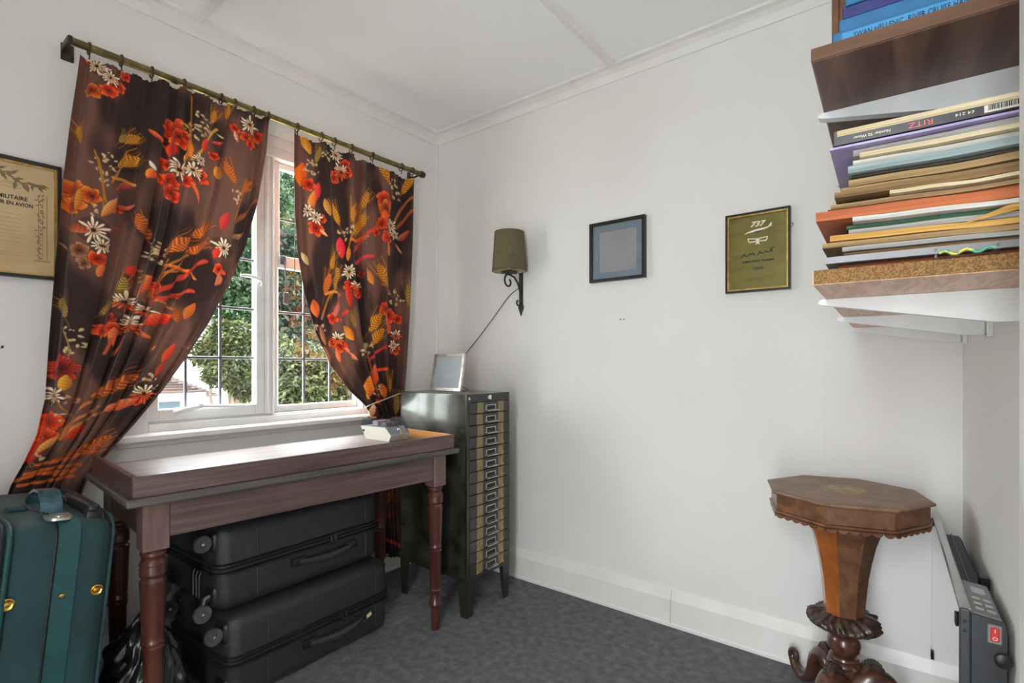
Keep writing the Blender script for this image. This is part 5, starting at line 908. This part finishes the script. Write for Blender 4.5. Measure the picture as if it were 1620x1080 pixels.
items = [  # name, label, category, thickness, off, width, s_near, length, material, bow, tilt
 ('document_tray', 'pale grey flat board lying at the bottom of the paper pile', 'board', 0.0115, 0.075, 0.182, 1.165, 0.30, pm_lilac, 0, 0),
 ('paper_sheaf', 'thin rust and cream papers just above the bottom grey board', 'papers', 0.006, 0.01, 0.236, 1.16, 0.30, pm_rust, 0.001, 0),
 ('document_folder', 'grey plastic folder in the lowest part of the pile', 'folder', 0.012, 0.0, 0.262, 1.17, 0.31, pm_foldergrey, 0.004, 0.002),
 ('magazine', 'thin brown magazine lying on the grey folder', 'magazine', 0.006, 0.0, 0.238, 1.16, 0.30, pm_brown, 0.004, 0.001),
 ('plastic_wallet', 'crinkled grey plastic wallet above the grey folder', 'wallet', 0.008, 0.0, 0.240, 1.165, 0.30, pm_grey, 0.006, 0.003),
 ('envelope', 'tan envelope bundle beneath the manila envelope', 'envelope', 0.009, 0.005, 0.262, 1.17, 0.31, pm_tan, 0.004, 0.004),
 ('envelope', 'manila envelope with a torn flap in the lower half of the pile', 'envelope', 0.010, 0.03, 0.226, 1.168, 0.30, pm_gold, 0.002, 0.004),
 ('paper_sheaf', 'pale grey papers with a green corner in the middle of the pile', 'papers', 0.009, 0.0, 0.232, 1.165, 0.30, pm_grey, 0.002, 0.004),
 ('magazine', 'dark magazine with a green edge under the white papers', 'magazine', 0.007, 0.0, 0.235, 1.16, 0.30, pm_green, 0.002, 0.003),
 ('paper_sheaf', 'white papers directly under the orange folder', 'papers', 0.008, 0.0, 0.226, 1.17, 0.30, pm_white, 0.003, 0.003),
 ('document_folder', 'bright orange card folder sticking out of the middle of the pile', 'folder', 0.017, 0.0, 0.275, 1.175, 0.32, pm_orange, 0.006, 0.008),
 ('envelope', 'dark rust envelope lying on the orange folder', 'envelope', 0.005, 0.02, 0.240, 1.165, 0.30, pm_rust, 0.0, 0),
 ('magazine', 'yellowed magazine resting on the rust envelope', 'magazine', 0.008, 0.01, 0.246, 1.165, 0.30, pm_tan, 0, 0),
 ('magazine', 'cream magazine among the yellowed ones, second above the orange folder', 'magazine', 0.006, 0.03, 0.150, 1.172, 0.30, pm_cream, 0, 0.002),
 ('magazine', 'brown yellowed magazine, third above the orange folder', 'magazine', 0.010, 0.0, 0.250, 1.165, 0.30, pm_brown, 0, 0),
 ('magazine', 'tan yellowed magazine with curled corner, fourth above the orange folder', 'magazine', 0.009, 0.0, 0.242, 1.16, 0.30, pm_tan, 0, 0),
 ('magazine', 'thick tan yellowed magazine below the dark thin one', 'magazine', 0.012, 0.0, 0.232, 1.165, 0.30, pm_tan, 0, 0),
 ('magazine', 'thin dark magazine below the pale teal one', 'magazine', 0.005, 0.0, 0.228, 1.16, 0.30, pm_dark, 0, 0),
 ('magazine', 'pale teal magazine in the upper part of the pile', 'magazine', 0.013, 0.0, 0.232, 1.168, 0.30, pm_teal, 0, 0),
 ('magazine', 'white magazine above the pale teal one', 'magazine', 0.010, 0.0, 0.226, 1.165, 0.30, pm_white, 0.001, 0),
 ('newspaper', 'folded beige newspaper between two pale magazines', 'newspaper', 0.008, 0.012, 0.205, 1.17, 0.30, pm_cream, 0.001, 0.002),
 ('magazine', 'grey magazine under the purple folder', 'magazine', 0.011, 0.0, 0.226, 1.165, 0.30, pm_grey, 0, 0),
 ('document_folder', 'thin purple card folder sticking out under the topmost magazine', 'folder', 0.004, 0.0, 0.256, 1.172, 0.40, pm_purple, 0, 0),
 ('magazine', 'topmost magazine of the pile with black spine and barcode', 'magazine', 0.026, 0.0, 0.250, 1.18, 0.30, pm_blackmag, 0, 0)]
z = ZL + 0.0222; top_o = None; gap = 0.0004; prev = 0.0; ztop = {}
tot = sum(i[3] for i in items); kz = (0.222 - 0.030) / tot
for it in items:
    nm, lb, ct, t, off, w, sn, ln, m, bow, tilt = it; t *= kz
    o = slab(nm, lb, ct, z + 0.0002, t, off + 0.006, w, sn + (0 if ct == 'magazine' and t > 0.018 else random.Random(lb).uniform(-0.008, 0.006)), ln, m, 0, 0, skew=(0 if 'topmost' in lb else random.Random(lb + 'x').uniform(-0.010, 0.010))); ztop[lb] = (z, t); z += t + 0.0012; top_o = o
TM = top_o; tz, tt = ztop['topmost magazine of the pile with black spine and barcode']
def tmpart(name, x0, x1, z0, z1, m, d=0.0006): return MB().box((x0, -1.18 - d, z0), (x1, -1.18 + 0.002, z1)).build(name, m, TM)
tmpart('page_block', -0.252, -0.004, tt * 0.60, tt * 1.01, pm_cream)
bc = tmpart('barcode_label', -0.082, -0.036, tt * 0.10, tt * 0.56, M_pagewhite, 0.001); rg = random.Random(3); x = -0.078
while x < -0.046: w = rg.choice((0.0006, 0.0009, 0.0014)); MB().box((x, -1.1814, tt * 0.22), (x + w, -1.181, tt * 0.54)).build('bar', M_ink, bc); x += w + rg.choice((0.0006, 0.001))
text_mesh('RITZ', 0.011, M_red, TM, (-0.150, -1.1812, tt * 0.30), 'back', width=0.028, rz=PI); text_mesh('Number 92 Winter', 0.006, M_inkcream, TM, (-0.208, -1.1812, tt * 0.28), 'back', width=0.046, rz=PI); text_mesh('£4 214', 0.006, M_inkcream, TM, (-0.102, -1.1812, tt * 0.34), 'back', width=0.020, rz=PI)
# torn flap on the manila envelope and the clear tab on the shelf edge
o = MB().prism([(-0.105, 0.0), (-0.042, 0.012), (-0.040, 0.022), (-0.046, 0.023)], 0, 0.0008, T(0, -1.1712, ztop['manila envelope with a torn flap in the lower half of the pile'][0] + 0.004) @ RX(PI / 2)).build('envelope_flap', pm_gold, loc=(P0[0], P0[1], 0), rot=(0, 0, TH)); tag(o, 'manila envelope flap jutting from the right of the pile', 'flap')
ct_ = thing('plastic_tab', 'clear plastic clip with a coloured slip on the raw shelf edge', 'clip', RW(0.105, SE - 0.012, ZL + 0.0222), TH)
mb = MB().box((-0.033, -0.018, 0.0), (-0.030, 0.010, 0.013)); mb.box((0.028, -0.018, 0.0), (0.031, 0.010, 0.012)); mb.box((-0.033, -0.018, 0), (0.031, 0.010, 0.001)); mb.build('clear_clip', M_acrylic, ct_)
MB().tube([(-0.028 + 0.056 * k / 12, -0.006, 0.008 + 0.003 * math.sin(k * 1.3)) for k in range(13)], 0.0022, 6).build('coloured_slip', mat('coloured_slip', (206, 190, 50), (60, 150, 120), rough=0.4, scale=(90, 90, 90), lo=0.45, hi=0.55), ct_)

# ------------------------------------------------------------------ books on the upper shelf
bz = ZU + 0.0202
def book(label, z, t, off, w, s_near, ln, cov, spine_txt=None, light=None):
    b_ = thing('book', label, 'book', RW(off, s_near, z), TH, 'blue books on the dark shelf')
    MB().rbox((-w, 0.0, 0), (0, 0.003, t), 0.0012, 1, smooth=False).build('spine', cov, b_)
    MB().box((-w, 0.003, 0), (0, ln, 0.0022)).build('cover', cov, b_); MB().box((-w, 0.003, t - 0.0022), (0, ln, t)).build('cover', cov, b_)
    MB().box((-w + 0.004, 0.004, 0.0024), (-0.004, ln - 0.004, t - 0.0024)).build('page_block', M_pagewhite, b_)
    if light: MB().box((-w + 0.012, -0.0006, t * 0.12), (-0.004, 0.0004, t * 0.84)).build('spine_panel', M_bookblue2, b_)
    if spine_txt: text_mesh(spine_txt, t * 0.52, M_ink if light else M_inkcream, b_, (-w / 2 + 0.002, -0.0009, t * 0.47), 'back', width=w * 0.80)
    return b_
book('lowest blue book of the stack, SWAN HELLENIC RIVER CRUISE HANDBOOK on its spine', bz, 0.022, 0.004, 0.252, 1.205, 0.19, M_bookblue, 'SWAN HELLENIC  RIVER CRUISE HANDBOOK  Rhine, Mosel', True)
book('second blue book up in the stack, with plain teal-blue spine', bz + 0.0224, 0.020, 0.004, 0.244, 1.20, 0.19, M_bookblue)
book('third book up in the stack, with dark navy cover', bz + 0.0428, 0.018, 0.004, 0.240, 1.198, 0.19, M_booknavy)
book('topmost blue book of the stack at the upper picture edge', bz + 0.0612, 0.022, 0.004, 0.236, 1.20, 0.19, M_bookblue)
wb = thing('wooden_box', 'brown wooden box behind the blue books on the dark shelf', 'box', RW(0.012, 0.62, bz), TH)
MB().rbox((-0.262, -0.36, 0), (-0.250, 0, 0.24), 0.002, 1, smooth=False).build('side_panel', M_shelfedge, wb); MB().rbox((-0.250, -0.36, 0), (0, -0.348, 0.24), 0.002, 1, smooth=False).build('end_panel', M_shelfedge, wb); MB().rbox((-0.250, -0.012, 0), (0, 0, 0.24), 0.002, 1, smooth=False).build('end_panel', M_shelfedge, wb); MB().rbox((-0.012, -0.348, 0), (0, -0.012, 0.24), 0.002, 1, smooth=False).build('side_panel', M_shelfedge, wb); MB().box((-0.25, -0.348, 0.0), (-0.012, -0.012, 0.01)).build('bottom', M_shelfedge, wb)

# ------------------------------------------------------------------ outside the window
M_bounce_ground = mat('pale_bounce_ground', (176, 172, 160), (196, 192, 180), rough=0.95, scale=(0.8, 0.8, 0.8), detail=6)  # invented pale ground, coloured to bounce sky light up onto the ceiling
GZ = -2.9
struct(MB().box((-60, -30, GZ - 0.2), (-0.5, 50, GZ)).build('ground', M_bounce_ground))
M_render_w = mat('white_render', (178, 177, 174), (164, 162, 158), rough=0.85, scale=(2, 2, 2)); M_tile = mat('brown_roof_tile', (52, 31, 23), (34, 22, 18), rough=0.85, scale=(3, 3, 3), detail=6); M_tile2 = mat('grey_roof_tile', (58, 46, 44), (76, 62, 58), rough=0.85, scale=(3, 3, 3), detail=6); M_wpane = mat('dark_window_glass', (70, 80, 90), rough=0.1)
def house(label, X, px0, px1, py_eave, py_ridge, dep, m_roof, ridge_px, wins=(), slope_in=0.0):
    a = planex(px0, py_eave, X); b = planex(px1, py_eave, X); r = planex(ridge_px, py_ridge, X); y0, y1, ze = a[1], b[1], (a[2] + b[2]) / 2; yc = r[1]; rise = max(0.5, r[2] - ze); h_ = thing('house', label, 'house', (X, (y0 + y1) / 2, GZ)); oy = (y0 + y1) / 2; e = 0.35
    MB().box((-dep, y0 - oy + e, 0), (0 - e, y1 - oy - e, ze - GZ)).build('wall', M_render_w, h_)
    zE = ze - GZ; cxr = -dep / 2; rows = 12
    R0 = [(0, y0 - oy), (0, y1 - oy), (-dep, y1 - oy), (-dep, y0 - oy)]; T0 = [(cxr + 0.2, max(y0 - oy, yc - oy - (y1 - yc))), (cxr + 0.2, yc - oy), (cxr - 0.2, yc - oy), (cxr - 0.2, max(y0 - oy, yc - oy - (y1 - yc)))]
    T0[0] = (cxr + 0.2, y0 - oy + abs(y1 - yc)); T0[3] = (cxr - 0.2, y0 - oy + abs(y1 - yc))
    if T0[0][1] > T0[1][1]: T0[0] = (T0[0][0], T0[1][1] - 0.05); T0[3] = (T0[3][0], T0[2][1] - 0.05)
    for f in range(4):
        mb = MB(); g = (f + 1) % 4
        for k in range(rows):
            t0, t1 = k / rows, (k + 1) / rows; q = []
            for t, dz in ((t0, 0.045), (t1, 0.0)):
                A = Vector(R0[f]).lerp(Vector(T0[f]), t); Bq = Vector(R0[g]).lerp(Vector(T0[g]), t); q += [(A.x, A.y, zE + rise * t + dz), (Bq.x, Bq.y, zE + rise * t + dz)]
            lowA, lowB = (q[0][0], q[0][1], q[0][2] - 0.045), (q[1][0], q[1][1], q[1][2] - 0.045); mb.add([q[0], q[1], q[3], q[2], lowA, lowB], [(0, 1, 2, 3), (4, 5, 1, 0)])
        mb.build('roof_slope', m_roof, h_)
    mb = MB().box((0.0, y0 - oy, zE - 0.14), (0.05, y1 - oy, zE)); mb.build('fascia', M_render_w, h_); MB().box((-dep, y0 - oy, zE - 0.03), (0.0, y1 - oy, zE - 0.01)).build('soffit', M_render_w, h_)
    for (wy, wz, ww, wh) in wins:
        w_ = MB().box((-e - 0.02, wy - oy - ww / 2, wz), (-e + 0.03, wy - oy + ww / 2, wz + wh)).build('window', M_render_w, h_)
        MB().box((-e + 0.02, wy - oy - ww / 2 + 0.06, wz + 0.06), (-e + 0.04, wy - oy + ww / 2 - 0.06, wz + wh - 0.06)).build('window_pane', M_wpane, w_)
    return h_, oy, zE
pA = planex(254, 640, -9.0)
house('white rendered house with brown hipped roof seen low at the left of the window', -9.0, 130, 324, 624, 597, 5.0, M_tile, 268, [(pA[1], 1.35 - GZ - 2.0, 1.0, 1.2)])
house('lower grey-roofed outbuilding just right of the brown hipped roof', -11.0, 280, 350, 628, 604, 3.5, M_tile2, 303)
hB = thing('house', 'tall plain white house side behind the brown hipped roof', 'house', (-16.0, planex(250, 560, -16)[1], GZ))
yb = planex(300, 560, -16)[1] - hB.location.y; zt_ = planex(300, 520, -16)[2] - GZ
MB().box((-5, -6, 0), (0, yb, zt_)).build('wall', M_render_w, hB); MB().prism([(-6.3, zt_), (yb + 0.3, zt_), (yb - 3, zt_ + 2.2), (-6.3, zt_ + 2.2)], -5.2, 0.2, Matrix(((0, 0, 1, 0), (1, 0, 0, 0), (0, 1, 0, 0), (0, 0, 0, 1)))).build('roof', M_tile2, hB)
house('distant white house with grey roof peeping out between the trees', -27.0, 318, 352, 512, 500, 5.0, M_tile2, 335, [(planex(333, 520, -27)[1], 5.6, 1.2, 1.0)])

M_leaf = attr_mat('tree_leaf', rough=0.6, spec=0.3, trans=0.35); M_bark = mat('tree_bark', (104, 92, 78), (74, 64, 54), rough=0.95, scale=(6, 6, 2), detail=6, bump=0.5, bscale=(20, 20, 5))
def tree(label, base, blobs, n, lsize, cols, seed, trunk_r=0.14, cat='tree', name='tree'):
    rg = np.random.default_rng(seed); t = thing(name, label, cat, tuple(base), 0, 'trees outside the window'); B0 = np.array(base); cen = np.array([b[:3] for b in blobs]) - B0; rad = np.array([b[3] for b in blobs]); w = rad ** 2; w = w / w.sum()
    bi = rg.choice(len(blobs), n, p=w); d = rg.normal(size=(n, 3)); d /= np.linalg.norm(d, axis=1)[:, None]; rr = rad[bi] * rg.uniform(0.25, 1, n) ** 0.45
    cl_ = rg.normal(size=(n, 3)) * 0.02; P = cen[bi] + d * rr[:, None] * np.array([1, 1, 0.85]) + cl_
    # clump the leaves into sprays
    q = 0.22 * rad[bi][:, None]; G = np.round(P / q) * q; P = G + (P - G) * 0.62 + rg.normal(size=(n, 3)) * 0.03
    ax = rg.normal(size=(n, 3)); ax[:, 2] -= 0.4; ax /= np.linalg.norm(ax, axis=1)[:, None]; up = rg.normal(size=(n, 3)); up[:, 2] += 0.9; sd = np.cross(ax, up); sd /= np.linalg.norm(sd, axis=1)[:, None]; nn = np.cross(sd, ax); L_ = lsize * rg.uniform(0.6, 1.3, n)[:, None]
    V = np.stack([P, P + ax * L_ * 0.5 + sd * L_ * 0.22 + nn * L_ * 0.06, P + ax * L_, P + ax * L_ * 0.5 - sd * L_ * 0.22 + nn * L_ * 0.06], 1).reshape(-1, 3)
    me = bpy.data.meshes.new('foliage'); me.vertices.add(4 * n); me.vertices.foreach_set('co', V.ravel()); me.loops.add(4 * n); me.loops.foreach_set('vertex_index', np.arange(4 * n, dtype=np.int32)); me.polygons.add(n); me.polygons.foreach_set('loop_start', np.arange(0, 4 * n, 4, dtype=np.int32)); me.update(calc_edges=True)
    c0, c1 = np.array(cols[0]) / 255., np.array(cols[1]) / 255.; f = np.clip(rg.normal(0.5, 0.28, n), 0, 1)[:, None]; C = to_lin(c0 * (1 - f) + c1 * f); rgba = np.ones((4 * n, 4)); rgba[:, :3] = np.repeat(C, 4, 0)
    at = me.color_attributes.new('print', 'FLOAT_COLOR', 'POINT'); at.data.foreach_set('color', rgba.ravel()); me.materials.append(M_leaf); o = link('foliage', me, t); o['kind'] = 'stuff'
    top = cen.mean(0); mb = MB(); mb.tube([(0, 0, 0), tuple(top * 0.35), tuple(top * 0.7), tuple(top)], [trunk_r, trunk_r * 0.8, trunk_r * 0.6, trunk_r * 0.25], 10); mb.build('trunk', M_bark, t)
    for k in range(min(6, len(blobs))):
        s0 = top * rg.uniform(0.35, 0.65); e = cen[k]; mid = (s0 + e) / 2 + rg.normal(size=3) * 0.15; MB().tube([tuple(s0), tuple(mid), tuple(e)], [trunk_r * 0.45, trunk_r * 0.3, trunk_r * 0.1], 8).build('branch', M_bark, t)
    return t
def blobs_px(lst, X): 
    out = []
    for px, py, R, dx in lst: p = planex(px, py, X + dx); out.append((p[0], p[1], p[2], R * depth(p) / F_PX))
    return out
def groundpt(px, X): p = planex(px, 600, X); return (p[0], p[1], GZ)
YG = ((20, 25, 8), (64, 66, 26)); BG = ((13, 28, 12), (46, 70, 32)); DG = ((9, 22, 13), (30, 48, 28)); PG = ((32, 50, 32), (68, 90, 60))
tree('yellow-green leafy tree low in the left casement, in front of the roofs', groundpt(370, -9.4), blobs_px([(352, 545, 30, 0), (388, 540, 30, 0.3), (330, 560, 22, -0.2), (408, 565, 34, 0), (372, 585, 34, 0.4), (396, 610, 26, 0.2), (345, 590, 20, 0.2), (430, 560, 36, -0.2), (350, 520, 14, 0)], -9.4), 26000, 0.125, YG, 1)
tree('dense yellow-green shrub tree filling the bottom of the right casement', groundpt(500, -6.3), blobs_px([(460, 575, 34, 0), (500, 580, 38, 0.2), (540, 585, 40, 0), (480, 620, 40, 0.3), (530, 630, 44, 0.2), (580, 600, 50, 0), (620, 600, 50, 0), (455, 640, 40, 0.2), (500, 660, 50, 0.3)], -6.3), 40000, 0.105, YG, 2)
tree('tall bright green tree behind the left casement', groundpt(385, -17.0), blobs_px([(372, 440, 50, 0), (395, 380, 55, 0), (380, 495, 40, 0.5), (420, 450, 50, 0), (350, 470, 22, 0.5), (410, 320, 50, 0), (360, 360, 40, 0), (430, 500, 50, 0), (390, 270, 45, 0)], -17.0), 34000, 0.20, BG, 3, 0.22)
tree('tall dark green tree behind the right casement', groundpt(480, -11.5), blobs_px([(460, 470, 45, 0), (500, 500, 50, 0), (470, 400, 45, 0), (510, 430, 50, 0), (455, 530, 40, 0.3), (540, 480, 55, 0), (520, 380, 50, 0)], -11.5), 36000, 0.17, DG, 4, 0.22)
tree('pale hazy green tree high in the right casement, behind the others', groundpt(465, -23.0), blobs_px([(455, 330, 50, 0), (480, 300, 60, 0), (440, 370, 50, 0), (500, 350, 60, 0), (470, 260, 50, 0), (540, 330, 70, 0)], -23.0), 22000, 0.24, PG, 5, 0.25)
tree('green tree beyond the roofs at the far left of the window', groundpt(270, -40.0), blobs_px([(250, 470, 60, 0), (310, 480, 40, 0), (200, 500, 60, 0), (330, 530, 24, 0), (335, 440, 30, 0)], -40.0), 14000, 0.32, BG, 6, 0.25)
